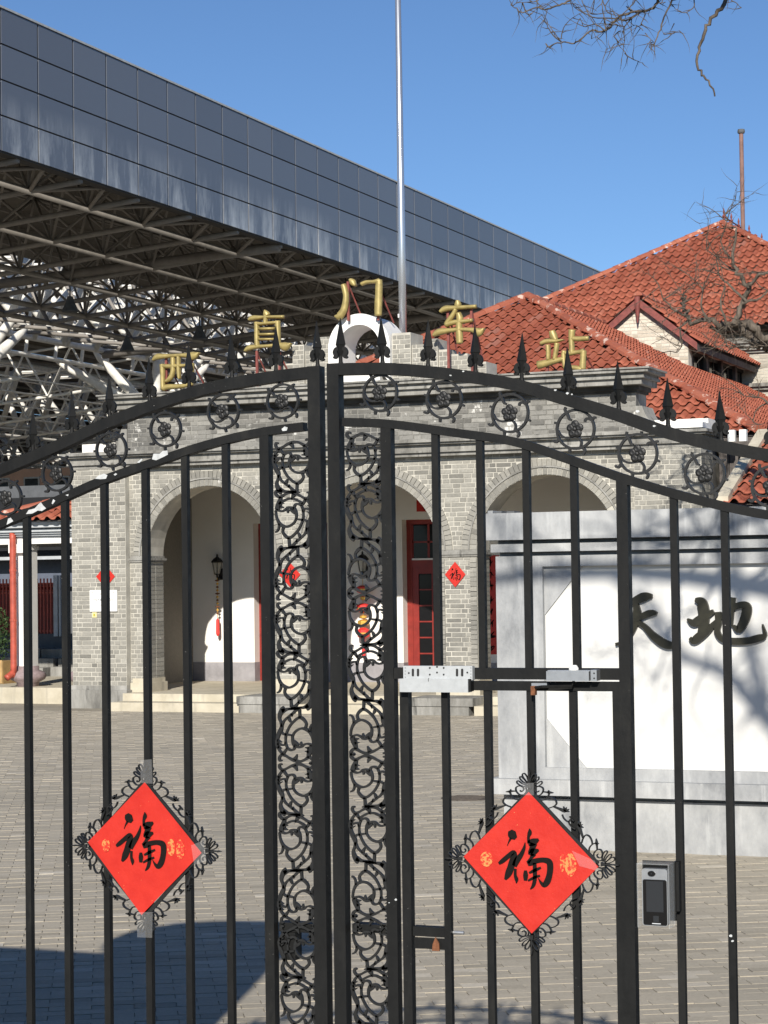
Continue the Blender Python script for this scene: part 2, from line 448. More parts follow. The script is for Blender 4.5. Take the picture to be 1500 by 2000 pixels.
def spear_mesh():
    mb = MB()
    # base stem, bulb, four-sided point (edge to the front)
    mb.lathe([(.0075, -.004), (.0050, .006), (.0045, .020)], 0, 0, 8)
    mb.lathe([(.0052, .018), (.0085, .030), (.0110, .0435), (.0125, .0455), (.0085, .066), (.0042, .088), (.0008, .108)], 0, 0, 4, 0)
    for s in (-1, 1):
        pts = crom([(s * .002, .034), (s * .0095, .036), (s * .0135, .028), (s * .0105, .020), (s * .0135, .0165), (s * .0165, .0185)], 4)
        mb.ribbon(pts, [.0030 + .0022 * math.sin(math.pi * i / (len(pts) - 1)) for i in range(len(pts))], -.004, .004)
    return mb
def ring_mesh():
    """unit ring (radius 1) with five-petal flower, curling stem and little hooks, in X-Z about the origin"""
    mb = MB(); d0, d1 = -.10, .10
    c = [(math.cos(a), math.sin(a)) for a in [2 * math.pi * k / 40 for k in range(41)]]
    mb.ribbon(c, .062, d0, d1)
    st = [(-.93, -.18), (-.72, -.42), (-.40, -.50), (-.02, -.42), (.22, -.40), (.42, -.62), (.40, -.92)]
    mb.ribbon(crom(st, 5), .055, d0 * .9, d1 * .9)
    for pts in ([(-.62, .80), (-.50, .62), (-.42, .48), (-.28, .44)], [(.80, .58), (.62, .64), (.46, .58), (.44, .44)],
                [(-.62, .80), (-.72, .92), (-.70, 1.06)], [(.80, .58), (.88, .72), (1.0, .74)],
                [(-.80, -.60), (-.92, -.78), (-1.06, -.76), (-1.10, -.70)], [(.50, -.88), (.66, -.98), (.64, -1.14), (.58, -1.18)],
                [(-.98, .16), (-1.18, .20)], [(.98, -.20), (1.20, -.26)], [(-.14, -.98), (-.13, -1.24)], [(.05, .98), (.06, 1.16)]):
        p = crom(pts, 4) if len(pts) > 2 else pts
        mb.ribbon(p, [.075 - .02 * i / max(1, len(p) - 1) for i in range(len(p))], d0 * .85, d1 * .85)
    return mb
def flower_mesh():
    mb = MB()
    for k in range(5):
        a = R(100 + 72 * k); cx, cz = .25 * math.cos(a), .25 * math.sin(a)
        n = 10; rings = [(.225, .0), (.20, -.07), (.10, -.11), (.02, -.10)]
        b = len(mb.v)
        for rr, yy in rings:
            for q in range(n):
                an = 2 * math.pi * q / n; mb.v.append((cx + rr * math.cos(an), yy - .10, cz + rr * math.sin(an)))
        for i in range(3):
            for q in range(n):
                A = b + i * n + q; B = b + i * n + (q + 1) % n; mb.f.append((A, B, B + n, A + n))
        mb.f.append(tuple(b + 3 * n + q for q in range(n)))
    n = 8; b = len(mb.v)
    for rr, yy in [(.12, -.16), (.09, -.25), (.02, -.27)]:
        for q in range(n): an = 2 * math.pi * q / n; mb.v.append((rr * math.cos(an), yy, rr * math.sin(an)))
    for i in range(2):
        for q in range(n): A = b + i * n + q; B = b + i * n + (q + 1) % n; mb.f.append((A, B, B + n, A + n))
    mb.f.append(tuple(b + 2 * n + q for q in range(n)))
    return mb
def mesh_of(mb, name, mat, smooth=False):
    me = bpy.data.meshes.new(name); me.from_pydata(mb.v, [], mb.f); me.materials.append(mat)
    import bmesh
    bm = bmesh.new(); bm.from_mesh(me); bmesh.ops.recalc_face_normals(bm, faces=bm.faces); bm.to_mesh(me); bm.free()
    if smooth: me.polygons.foreach_set('use_smooth', [True] * len(me.polygons))
    return me
SPEAR_ME = mesh_of(spear_mesh(), 'spear_point', BLACK)
RING_ME = mesh_of(ring_mesh(), 'scroll_ring', BLACK_CAST)
FLOWER_ME = mesh_of(flower_mesh(), 'flower', BLACK_CAST)
def inst(name, me, parent, loc, scale=(1, 1, 1), rot=(0, 0, 0)):
    o = bpy.data.objects.new(name, me); link(o); off = WLOC[parent.name]
    o.location = Vector(loc) - off; o.scale = scale; o.rotation_euler = rot; o.parent = parent; WLOC[o.name] = Vector(loc); return o

# filigree strip: traced cast pattern. (x, y) in sixteenths of a photo pixel from the opening's top-left corner
FIL = [
 ([(270, 300), (205, 295), (185, 370), (235, 445), (310, 460), (420, 410), (560, 335), (700, 290), (820, 285), (940, 330), (1050, 390), (1130, 390), (1205, 320), (1205, 250), (1140, 215), (1090, 255)], [20, 34, 38, 36, 40, 30, 38, 46, 40, 34, 46, 42, 44, 40, 30, 18]),
 ([(640, 320), (690, 400), (725, 490)], [70, 42, 8]),
 ([(1050, 390), (1085, 510), (1120, 620), (1190, 740)], [40, 66, 86, 56]),
 ([(1090, 560), (965, 578)], [46, 8]), ([(1090, 670), (970, 690)], [52, 10]),
 ([(300, 470), (380, 590), (440, 632), (540, 600), (620, 622), (652, 700), (612, 800), (590, 920), (600, 1010), (660, 1110), (760, 1185), (880, 1222), (1000, 1200), (1110, 1120), (1190, 960), (1218, 770)], [44, 34, 38, 32, 34, 38, 44, 36, 30, 30, 32, 34, 46, 42, 30, 30]),
 ([(650, 740), (760, 690), (860, 705), (940, 765), (1040, 792), (1140, 765), (1218, 745)], [50, 34, 38, 30, 30, 36, 40]),
 ([(640, 880), (720, 780), (770, 730)], [16, 46, 20]), ([(840, 740), (850, 850)], [52, 14]),
 ([(440, 640), (395, 760), (380, 900), (395, 1030), (450, 1170), (540, 1320), (660, 1440), (760, 1510), (860, 1525), (960, 1445), (1012, 1350), (985, 1240)], [34, 30, 26, 34, 30, 32, 34, 38, 46, 40, 34, 40]),
 ([(255, 1100), (320, 1058), (400, 1045), (600, 1015)], [36, 32, 34, 24]),
 ([(295, 480), (200, 580), (150, 700), (130, 800), (140, 920), (180, 1060), (240, 1170), (270, 1280), (240, 1400), (205, 1500), (225, 1620), (300, 1740), (360, 1800)], [40, 34, 50, 58, 44, 60, 62, 44, 34, 44, 62, 80, 70]),
 ([(150, 690), (260, 640)], [44, 8]), ([(140, 780), (330, 735), (385, 830)], [40, 28, 30]), ([(140, 880), (265, 815)], [40, 8]),
 ([(265, 1260), (335, 1420), (460, 1535), (600, 1640), (740, 1760), (900, 1815)], [40, 32, 30, 34, 40, 16]),
 ([(825, 1520), (818, 1640), (808, 1760)], [44, 36, 46]),
 ([(545, 1390), (505, 1465), (480, 1540)], [18, 40, 40]), ([(590, 1650), (575, 1550)], [40, 10]),
 ([(290, 1700), (420, 1760), (560, 1770), (700, 1785), (820, 1800)], [70, 46, 34, 40, 30]),
 ([(1110, 1130), (1130, 1260), (1180, 1340), (1240, 1365)], [36, 28, 26, 22]),
]
def filigree_strip(name, parent, px_left, px_right, y_top, y_bot, mirror):
    mb = MB(); s = 15.39
    ztop = G((px_left + px_right) / 2, y_top)[1]
    x0 = gx(px_left, 1300); x1 = gx(px_right, 1300); wpx = 1080.0       # opening is 1080 sub-pixels wide
    kx = (x1 - x0) / wpx
    zper = (G(px_left, 1300)[1] - G(px_left, 1316)[1]) / 16.0            # metres per photo pixel, vertical
    kz = zper / s
    zb = G((px_left + px_right) / 2, y_bot)[1]
    z = ztop; u = 0
    while z > zb:
        kind = u % 3
        hgt = [98.8, 108.0, 104.0][kind] * zper
        for pts, ws in FIL:
            out = []
            for (x, y), w in zip(pts, ws):
                xx = x - 150; yy = (y - 270) / 1520.0
                if kind == 1: xx = 1080 - xx
                if mirror: xx = 1080 - xx
                if kind == 2: yy = 1 - yy
                out.append((x0 + xx * kx, z - yy * hgt, w * (abs(kx) + kz) * .5 * 1.0))
            out = crom(out, 3)
            mb.ribbon([(a, b) for a, b, _ in out], [max(.0006, c_) for *_, c_ in out], YG + .006, YG + .013)
        if kind == 1:     # inner cap arc of the mirrored unit
            pts = crom([(270, 470), (400, 390), (560, 330), (720, 340), (860, 400), (1000, 480)], 4)
            mb.ribbon([(x0 + ((1080 - (a - 150)) if mirror else (a - 150)) * kx, z - (b - 150) / 1520 * hgt) for a, b in pts], 34 * kz, YG + .006, YG + .013)
        z -= hgt + (.0045 if kind == 2 else 0); u += 1
    return mb.build(name, BLACK_CAST, parent)

def rail(name, pts, hw, d, parent, y=YG):
    return MB().ribbon(pts, hw, y, y + d).build(name, BLACK, parent)

PAL = [  # one quarter of the diamond ornament: (outward, sideways) in twelfths of a photo pixel from the corner
 ([(-30, 0), (120, 0), (260, 0), (300, 0), (400, 0)], [80, 40, 20, 34, 4], False),
 ([(70, 20), (180, 40), (270, 90), (290, 140), (250, 165), (180, 130), (70, 40)], [16] * 7, True),
 ([(60, 40), (150, 110), (215, 190), (210, 225), (160, 215), (100, 150), (50, 60)], [16] * 7, True),
 ([(20, 60), (60, 170), (120, 260), (110, 295), (70, 290), (10, 200), (-5, 70)], [16] * 7, True),
 ([(-20, 90), (-100, 70), (-180, 130), (-190, 230), (-120, 310), (-30, 320), (10, 230), (-20, 150), (-80, 140), (-120, 190), (-90, 225)], [18, 17, 17, 18, 20, 20, 18, 17, 16, 16, 16], True),
 ([(-110, 310), (-115, 400), (-120, 460), (-130, 560)], [18, 24, 44, 10], True), ([(-120, 450), (-70, 450)], [30, 10], True),
 ([(-120, 470), (-220, 430), (-290, 350), (-300, 250)], [26, 20, 18, 18], True),
 ([(-220, 430), (-235, 520), (-290, 610), (-370, 630), (-430, 560), (-470, 450)], [18, 20, 22, 22, 20, 20], True),
 ([(-430, 560), (-480, 700), (-520, 830), (-480, 920)], [24, 40, 60, 8], True), ([(-520, 830), (-440, 860)], [44, 8], True), ([(-520, 830), (-420, 790)], [40, 8], True), ([(-520, 830), (-540, 930)], [40, 8], True),
 ([(-600, 760), (-690, 800), (-760, 900), (-700, 980), (-640, 930)], [18] * 5, True),
]
def diamond_frame(parent, tips):     # tips: top, right, bottom, left in photo pixels
    (tx, tz), (rx, rz), (bx, bz), (lx, lz) = [G(*p) for p in tips]
    cx, cz = (lx + rx) / 2, (tz + bz) / 2
    hx, hz = (rx - lx) / 2, (tz - bz) / 2
    mb = MB()
    full = 2070.0                       # half diagonal in the same units (tip at +400 outward of the corner)
    for q in range(4):
        ca, sa = [(0, 1), (1, 0), (0, -1), (-1, 0)][q]
        for pts, ws, mir in PAL:
            for sg in ((1, -1) if mir else (1,)):
                out = []
                for (o_, s_), w in zip(pts, ws):
                    r_ = (full - 400 + o_) / full; l_ = sg * s_ / full
                    out.append((cx + hx * (ca * r_ + sa * l_), cz + hz * (sa * r_ - ca * l_), w * .5 * 1.25 / full * (hx + hz) / 2))
                out = crom(out, 3)
                mb.ribbon([(a, b) for a, b, _ in out], [c_ for *_, c_ in out], YG - .006, YG + .001)
    k = (full - 500) / full
    sq = [(cx, cz + hz * k), (cx + hx * k, cz), (cx, cz - hz * k), (cx - hx * k, cz), (cx, cz + hz * k)]
    for a, b in zip(sq[:-1], sq[1:]): mb.ribbon([a, b], .0048, YG - .005, YG)
    return mb.build('diamond_ornament', BLACK_CAST, parent)

def leaf(label, side, stile_px, inner_px, bars_px, rings, spears, top, sec):
    xm = (XL_END + gx(632, 1300)) / 2 if side < 0 else (gx(643, 1300) + XR_END) / 2
    lf = thing('gate_leaf', (xm, YG, .04), label, 'gate', 'gate leaves')
    s0, s1 = (gx(p, 1300) for p in stile_px)
    zt = mono(top, (s0 + s1) / 2) + .0135
    MB().box(s0, s1, YG, YG + .031, .04, zt).build('stile', BLACK, lf)
    i0, i1 = (gx(p, 1400) for p in inner_px)
    MB().box(i0, i1, YG + .001, YG + .026, .07, mono(sec, (i0 + i1) / 2) + .004).build('stile', BLACK, lf)
    e = XL_END if side < 0 else XR_END
    MB().box(min(e, e - side * .031), max(e, e - side * .031), YG, YG + .031, .04, mono(top, e) + .03).build('stile', BLACK, lf)
    tr = [p for p in top if (p[0] < s0 + .001 if side < 0 else p[0] > s1 - .001)]
    rail('top_rail', tr + [(s0 + .002, mono(top, s0))] if side < 0 else [(s1 - .002, mono(top, s1))] + tr, .0135, .030, lf, YG + .0006)
    sr = [p for p in sec if (p[0] < s0 + .001 if side < 0 else p[0] > s1 - .001)]
    rail('second_rail', sr, .0098, .027, lf, YG + .0004)
    a, b = (e, s0) if side < 0 else (s1, e)
    MB().box(a + .001, b - .001, YG + .001, YG + .029, .055, .09).build('bottom_rail', BLACK, lf)
    for spec in bars_px:
        p0, p1, y = spec[:3]
        w = spec[3] if len(spec) > 3 else SQ
        x0 = gx(p0, y); x1 = x0 + w
        z0 = spec[4] if len(spec) > 4 else .08
        MB().box(x0, x1, YG + .003, YG + .003 + w, z0, mono(sec, (x0 + x1) / 2) - .004).build('bar', BLACK, lf)
    for px, py, rad in rings:
        x, z = G(px, py); k = rad * (G(px, py)[1] - G(px, py + 10)[1]) / 10
        zt_, zs_ = mono(top, x) - .0135, mono(sec, x) + .0098
        o = inst('scroll_ring', RING_ME, lf, (x, YG + .012, z), (k, .045, k), (0, random.uniform(-.12, .12) + .2 * (1 if side > 0 else -1), 0))
        f = bpy.data.objects.new('flower', FLOWER_ME); link(f); f.parent = o; WLOC[f.name] = WLOC[o.name]
    for px in spears:
        x = gx(px, 760); z = mono(top, x) + .0125
        inst('spear_point', SPEAR_ME, lf, (x, YG + .015, z), (1, 1, 1), (0, random.uniform(-.03, .03), random.uniform(-.1, .1)))
    return lf

LBAR = [(45.7, 58, 1400), (120.7, 133, 1400), (198, 211, 1400), (279, 292, 1400), (357, 370, 1400), (437, 450, 1400), (-30, -18, 1400), (-106, -94, 1400), (-181, -170, 1400), (-255, -243, 1400)]
left_leaf = leaf('black iron gate leaf with white patches peeling off its lower arch rail', -1, (607, 631), (512, 530), LBAR,
    [(548, 783, 33), (432, 803, 33), (319, 838, 33), (213, 878, 33), (107, 925, 33), (8, 972, 33), (-90, 1015, 33), (-190, 1050, 32)],
    [616, 534, 448, 364, 286, 208, 134, 57, -20, -96, -172, -248], top_l, sec_l)
filigree_strip('filigree_strip', left_leaf, 538, 608, 862, 2150, False)
RBAR = [(843, 858, 1000, SQ, 1.795), (930, 947, 1000, SQ, 1.795), (1020, 1036, 1000, SQ, 1.795), (1113, 1129, 1000, SQ, 1.795), (1307, 1323, 1000), (1406, 1421, 1000), (1508, 1524, 1000), (1612, 1628, 1000), (1716, 1732, 1000), (1822, 1838, 1000), (1930, 1946, 1000)]
right_leaf = leaf('black iron gate leaf with built-in wicket door and thick middle post', 1, (645, 668), (750, 770), RBAR,
    [(739, 767, 35), (864, 780, 36), (993, 806, 37), (1121, 838, 38), (1243, 886, 38.5), (1374, 925, 39), (1506, 950, 40), (1640, 965, 40)],
    [661, 743, 832, 925, 1015, 1107, 1204, 1300, 1403, 1504, 1606, 1710], top_r, sec_r)
filigree_strip('filigree_strip', right_leaf, 679, 751, 846, 2150, True)
# lock side post and wicket door in the right leaf
xw0, xw1 = gx(1207, 1200), gx(1229, 1200)
MB().box(xw0, xw1, YG + .0005, YG + .028, .09, mono(sec_r, (xw0 + xw1) / 2)).build('post', BLACK, right_leaf)
zc0, zc1 = G(990, 1327)[1], G(990, 1305)[1]
xi1 = gx(770, 1400)
MB().box(xi1 - .001, xw0 + .001, YG + .001, YG + .026, zc0, zc1).build('cross_rail', BLACK, right_leaf)
zd = G(990, 1331)[1]; zd0 = G(990, 1349)[1]
a0 = gx(781, 1450); a1 = gx(798, 1450); b0 = gx(1197, 1450); b1 = gx(1212, 1450)
wk = MB().box(a0, b1, YG + .002, YG + .024, zd0, zd).box(a0, a1, YG + .002, YG + .024, .10, zd0).box(b0, b1, YG + .002, YG + .024, .10, zd0).box(a1, b0, YG + .002, YG + .024, .10, .13).build('wicket_door', BLACK, right_leaf)
for p0 in (861, 944, 1028, 1111):
    x0 = gx(p0, 1450)
    MB().box(x0, x0 + SQ, YG + .005, YG + .021, .125, zd0 + .002).build('bar', BLACK, wk)
# latch plate and box hidden behind the filigree, slide bolt on the wicket
def gbox(mb, p0, p1, y0, y1):
    (xa, za), (xb, zb) = G(*p0), G(*p1); mb.box(xa, xb, y0, y1, zb, za); return mb
bolt = gbox(MB(), (804, 1810), (866, 1832), YG + .006, YG + .03); gbox(bolt, (806, 1832), (868, 1857), YG + .01, YG + .014)
bo = bolt.build('slide_bolt', BLACK, wk)
x_, z_ = G(866, 1823); MB().tube([(x_, YG + .02, z_), (x_ + .042, YG + .02, z_)], .004, 8).build('bolt_rod', ALU, wk)
x_, z_ = G(850, 1850); MB().poly([(x_ - .009, z_ - .009), (x_ + .009, z_ - .009), (x_ + .008, z_ + .008), (x_, z_ + .022), (x_ - .007, z_ + .006)], YG + .002, YG + .006).build('bolt_tab', RUST, wk)
gbox(MB(), (540, 1803), (613, 1825), YG + .014, YG + .05).build('lock_case', BLACK, left_leaf)
gbox(MB(), (544, 1822), (572, 1878), YG + .014, YG + .05).build('lock_case', BLACK, left_leaf)
gbox(MB(), (683, 1806), (756, 1826), YG + .014, YG + .05).build('lock_case', BLACK, right_leaf)
# patches where the paint has come off the left lower rail
for pts in ([(297, 897), (300, 886), (312, 886), (318, 881), (327, 880), (328, 888), (318, 893), (305, 899)], [(268, 903), (276, 896), (279, 898), (272, 904)],
            [(186, 935), (192, 929), (203, 925), (210, 928), (207, 935), (196, 936)], [(51, 1004), (56, 996), (68, 993), (76, 984), (80, 981), (84, 987), (90, 993), (82, 998), (74, 997), (63, 1003)],
            [(13, 1025), (16, 1013), (21, 1011), (26, 1018)], [(222, 927), (226, 924), (229, 926), (225, 929)], [(550, 838), (556, 833), (562, 835), (560, 841), (552, 842)], [(104, 975), (108, 978), (103, 985), (101, 983)], [(128, 967), (134, 965), (133, 969)]):
    MB().poly([G(*p) for p in pts], YG - .0004, YG + .001).build('peeled_patch', GREYBARE, left_leaf)
for (x, y, s) in ((1085, 762, 4), (1108, 768, 4), (1117, 770, 3), (905, 725, 3), (880, 733, 3), (1245, 803, 5), (1278, 832, 4), (773, 1757, 4), (760, 1763, 2), (1427, 1828, 5), (1431, 1838, 4)):
    MB().poly([G(x + s * .7 * math.cos(a) * random.uniform(.7, 1.3), y + s * .5 * math.sin(a) * random.uniform(.6, 1.3)) for a in [k * math.pi / 4 for k in range(8)]], YG - .0003, YG + .0012).build('paint_chip', GREYBARE, right_leaf)
diamond_frame(left_leaf, [(288, 1484), (434, 1662), (285, 1830), (141, 1652)])
diamond_frame(right_leaf, [(1036, 1501), (1211, 1690), (1043, 1864), (869, 1677)])

# red diamond posters
FU = [
 ([(400, 215), (440, 290), (510, 365)], [34, 72, 30]), ([(415, 360), (372, 440), (340, 520)], [20, 10, 3]),
 ([(170, 872), (240, 820), (350, 725), (450, 645), (478, 690), (435, 820), (400, 950), (350, 1070), (290, 1180)], [20, 34, 36, 36, 44, 52, 56, 52, 18]),
 ([(690, 440), (668, 550), (610, 680), (530, 790), (470, 910)], [6, 24, 36, 48, 40]),
 ([(492, 960), (488, 1090), (512, 1170), (508, 1245)], [22, 24, 30, 5]),
 ([(778, 165), (785, 240), (757, 330), (762, 450)], [5, 34, 22, 26]), ([(750, 455), (850, 425), (955, 370)], [40, 56, 18]),
 ([(860, 450), (822, 560), (795, 640), (850, 615), (955, 578)], [56, 44, 44, 56, 16]), ([(850, 655), (800, 740), (738, 835)], [46, 24, 30]),
 ([(735, 865), (800, 830), (900, 790), (1040, 768), (1150, 800), (1172, 900), (1155, 1050), (1112, 1180), (1050, 1250), (990, 1215), (935, 1125)], [28, 46, 40, 38, 50, 50, 48, 50, 40, 22, 5]),
 ([(870, 830), (872, 1000), (868, 1150), (838, 1270), (778, 1348)], [28, 34, 32, 28, 8]),
 ([(758, 1032), (860, 980), (990, 918)], [14, 26, 16]), ([(735, 1185), (850, 1120), (970, 1075)], [14, 22, 16]), ([(688, 985), (690, 1080), (685, 1185)], [22, 40, 26])]
def strokes(mb, data, fx, fz, k, y0, y1):
    for pts, ws in data:
        o = crom([(fx(x), fz(y), w * k) for (x, y), w in zip(pts, ws)], 4)
        mb.ribbon([(a, b) for a, b, _ in o], [max(c_, 1e-4) for *_, c_ in o], y0, y1)
def fu_poster(corners, ch, label, seals, tapes):
    P = [G(*p) for p in corners]
    cx = sum(p[0] for p in P) / 4; cz = sum(p[1] for p in P) / 4
    th = thing('fortune_poster', (cx, YG - .009, cz), label, 'poster', 'red fortune posters on the gate')
    mb = MB(); n = 14                       # gently wavy sheet
    idx = {}
    for i in range(n + 1):
        for j in range(n + 1):
            a, b = i / n, j / n
            x = (P[0][0] * (1 - a) + P[1][0] * a) * (1 - b) + (P[3][0] * (1 - a) + P[2][0] * a) * b
            z = (P[0][1] * (1 - a) + P[1][1] * a) * (1 - b) + (P[3][1] * (1 - a) + P[2][1] * a) * b
            idx[i, j] = len(mb.v); mb.v.append((x, YG - .0085 + .0007 * math.sin(5 * a + 3 * b) * math.sin(4 * b), z))
    for i in range(n):
        for j in range(n): mb.f.append((idx[i, j], idx[i + 1, j], idx[i + 1, j + 1], idx[i, j + 1]))
    pp = mb.build('paper', REDPAPER, th, True)
    x0, x1, y0, y1 = ch
    fx = lambda x: G(x0 + (x - 160) / 1060 * (x1 - x0), (y0 + y1) / 2)[0]
    fz = lambda y: G((x0 + x1) / 2, y0 + (y - 165) / 1183 * (y1 - y0))[1]
    kk = abs(fz(165) - fz(1348)) / 1183 * 1.28
    mb = MB(); strokes(mb, FU, fx, fz, kk, YG - .0108, YG - .0098); mb.build('character', INK, th)
    for (sx, sy, rx, rz) in seals:
        a, b = G(sx, sy); kx = .00112
        MB().poly([(a + rx * kx * math.cos(q), b + rz * kx * math.sin(q)) for q in [k * math.pi / 8 for k in range(16)]], YG - .0104, YG - .0096).build('gold_seal', GOLDPRINT, th)
    for pts in tapes:
        MB().poly([G(*p) for p in pts], YG - .0128, YG - .0120).build('tape', TAPE, th)
    return th
fu_poster([(286, 1527), (397, 1665), (280, 1786), (175, 1644)], (230, 328, 1585, 1699), 'red fortune diamond poster on the gate leaf with peeling rail', [(211, 1650, 10, 14), (338, 1654, 9, 18), (356, 1658, 10, 21)],
          [[(279, 1484), (301, 1482), (303, 1530), (280, 1528)], [(272, 1780), (303, 1780), (302, 1830), (273, 1829)], [(378, 1650), (402, 1640), (408, 1680), (384, 1688)]])
fu_poster([(1035, 1546), (1171, 1692), (1041, 1822), (908, 1672)], (976, 1082, 1617, 1735), 'larger red fortune diamond poster on the wicket door', [(953, 1677, 13, 15), (1101, 1684, 5, 18), (1117, 1688, 12, 23)],
          [[(1120, 1660), (1165, 1680), (1172, 1700), (1135, 1690)], [(1024, 1528), (1046, 1528), (1046, 1552), (1025, 1552)]])

# magnetic lock on the wicket
(xa, za), (xb, zb) = G(792, 1300), G(927, 1328)
ml = thing('magnetic_lock', ((xa + xb) / 2, YG - .012, zb), 'silver magnetic door lock bolted across the wicket door top', 'door lock')
MB().box(xa, xb, YG - .014, YG + .001, zb, za).build('mounting_plate', ALUP, ml)
xa2, xb2 = gx(788, 1340), gx(921, 1340); z1, z0 = G(855, 1325)[1], G(855, 1351)[1]
MB().box(xa2, xb2, YG - .024, YG + .002, z0, z1).build('armature', ALUP, ml)
MB().box(xb2, xb2 + .005, YG - .02, YG + .002, z0 + .002, z1).build('end_cap', BLACK, ml)
MB().box(xa2 + .07, xa2 + .0712, YG - .0244, YG - .02, z1 - .006, z1 + .001).build('scribe_line', DARKHOLE, ml)
for (px, py, w, h) in ((811, 1313, 5, 15), (821, 1313, 5, 15), (897, 1313, 5, 15), (907, 1313, 5, 15)):
    x, z = G(px, py); k = .00118
    pts = [(x + w * k / 2 * math.cos(a), z + (h - w) * k / 2 * (1 if math.sin(a) > 0 else -1) + w * k / 2 * math.sin(a)) for a in [math.pi * q / 6 + .01 for q in range(12)]]
    MB().poly(pts, YG - .0146, YG - .013).build('slot', DARKHOLE, ml)
for (px, py) in ((803, 1314), (844, 1304), (844, 1317), (858, 1313), (871, 1304), (871, 1317), (917, 1313), (858, 1302)):
    x, z = G(px, py); MB().poly([(x + .0022 * math.cos(a), z + .0022 * math.sin(a)) for a in [k * math.pi / 4 for k in range(8)]], YG - .0147, YG - .013).build('screw_hole', DARKHOLE, ml)
for px in (796, 924):
    for q in range(4):
        x, z = G(px, 1304 + 6 * q); MB().poly([(x + .001 * math.cos(a), z + .001 * math.sin(a)) for a in [k * math.pi / 3 for k in range(6)]], YG - .0146, YG - .013).build('screw_hole', DARKHOLE, ml)
# door closer
(xa, za), (xb, zb) = G(1075, 1308), G(1158, 1329)
dcl = thing('door_closer', ((xa + xb) / 2, YG - .02, zb), 'silver hydraulic door closer on the wicket cross rail', 'door closer')
MB().box(xa, xb, YG - .030, YG + .001, zb, za - .002).box(xa + .002, xb + .002, YG - .026, YG, za - .002, za).build('body', ALU, dcl)
MB().box(xb + .003, gx(1172, 1318), YG - .026, YG + .001, zb, za + .001).build('end_plate', ALU, dcl)
for dz in (.006, .017): MB().poly([(xb + .011 + .002 * math.cos(a), zb + dz + .002 * math.sin(a)) for a in [k * math.pi / 3 for k in range(6)]], YG - .0268, YG - .025).build('screw_hole', DARKHOLE, dcl)
x, z = G(1124, 1300); MB().lathe([(.011, za - .003), (.011, za + .004), (.008, za + .009), (.006, za + .011)], x, YG - .013, 14).build('spindle_cap', WHITE, dcl, True)
x2, z2 = G(1042, 1340)
MB().tube([(x, YG - .013, zb + .002), (x - .004, YG - .016, zb - .012), (x2 + .03, YG - .03, zb - .013), (x2 + .008, YG - .022, zb - .016)], .0034, 6).build('arm', BLACK, dcl)
MB().box(x2, x2 + .036, YG - .014, YG + .002, zb - .016, zb - .006).build('arm_bracket', ALU, dcl)
MB().box(x2 + .002, x2 + .012, YG - .026, YG - .012, zb - .032, zb - .012).build('arm_joint', RUST, dcl)

# face recognition terminal in an acrylic hood
YT = YG - .05
def T(px, py): p = atY(px, py, YT); return (p.x, p.z)
(xa, za), (xb, zb) = T(1253, 1696), T(1305, 1810)
ft = thing('access_terminal', ((xa + xb) / 2, YT, zb), 'black face recognition access terminal in clear hood on gate bar', 'terminal')
def rrect(x0, x1, z0, z1, r):
    o = []
    for cx_, cz_, a0_ in ((x1 - r, z0 + r, -90), (x1 - r, z1 - r, 0), (x0 + r, z1 - r, 90), (x0 + r, z0 + r, 180)):
        for q in range(5): a = R(a0_ + q * 22.5); o.append((cx_ + r * math.cos(a), cz_ + r * math.sin(a)))
    return o
MB().poly(rrect(xa, xb, zb, za, .006), YT, YT + .018).build('case', ALU, ft)
zm = T(1280, 1718)[1]
MB().poly(rrect(xa + .0025, xb - .0015, zb + .002, zm, .004), YT - .0016, YT + .001).build('front_glass', GLASSBLACK, ft)
MB().box(xa + .010, xb - .009, YT - .0022, YT - .001, T(1280, 1781)[1], zm - .003).build('display', SCREEN, ft)
(cx_, cz_) = T(1273, 1706)
MB().poly([(cx_ + .0085 * math.cos(a), cz_ + .006 * math.sin(a)) for a in [k * math.pi / 8 for k in range(16)]], YT - .003, YT + .001).build('camera_window', GLASSBLACK, ft)
MB().poly([(cx_ + .0018 * math.cos(a), cz_ + .0018 * math.sin(a)) for a in [k * math.pi / 4 for k in range(8)]], YT - .0036, YT - .002).build('lens', SCREEN, ft)
(fx_, fz_) = T(1282, 1795); MB().box(fx_ - .006, fx_ + .006, YT - .0024, YT - .001, fz_ - .006, fz_ + .007).build('fingerprint_pad', SCREEN, ft)
MB().box(fx_ - .009, fx_ + .010, YT - .0022, YT - .001, zb + .0045, zb + .0065).build('printed_mark', LIGHTGREY, ft)
hx0, hz1 = T(1247, 1684); hx1, hz0 = T(1312, 1812)
hd = MB()
hd.box(hx0, hx1, YT - .016, YT + .03, hz1 - .002, hz1).box(hx0, hx0 + .002, YT - .016, YT + .03, hz0, hz1 - .002).box(hx1 - .002, hx1, YT - .016, YT + .03, hz0, hz1 - .002)
hd.build('acrylic_hood', ACRYL, ft)
MB().box(hx0, hx1 + .002, YT + .03, YT + .036, hz0 + .01, hz1).build('back_plate', BLACK, ft)
MB().box(hx1 - .004, gx(1330, 1740), YT + .034, YG + .006, hz0 + .03, hz1 - .001).build('bracket', BLACK, ft)

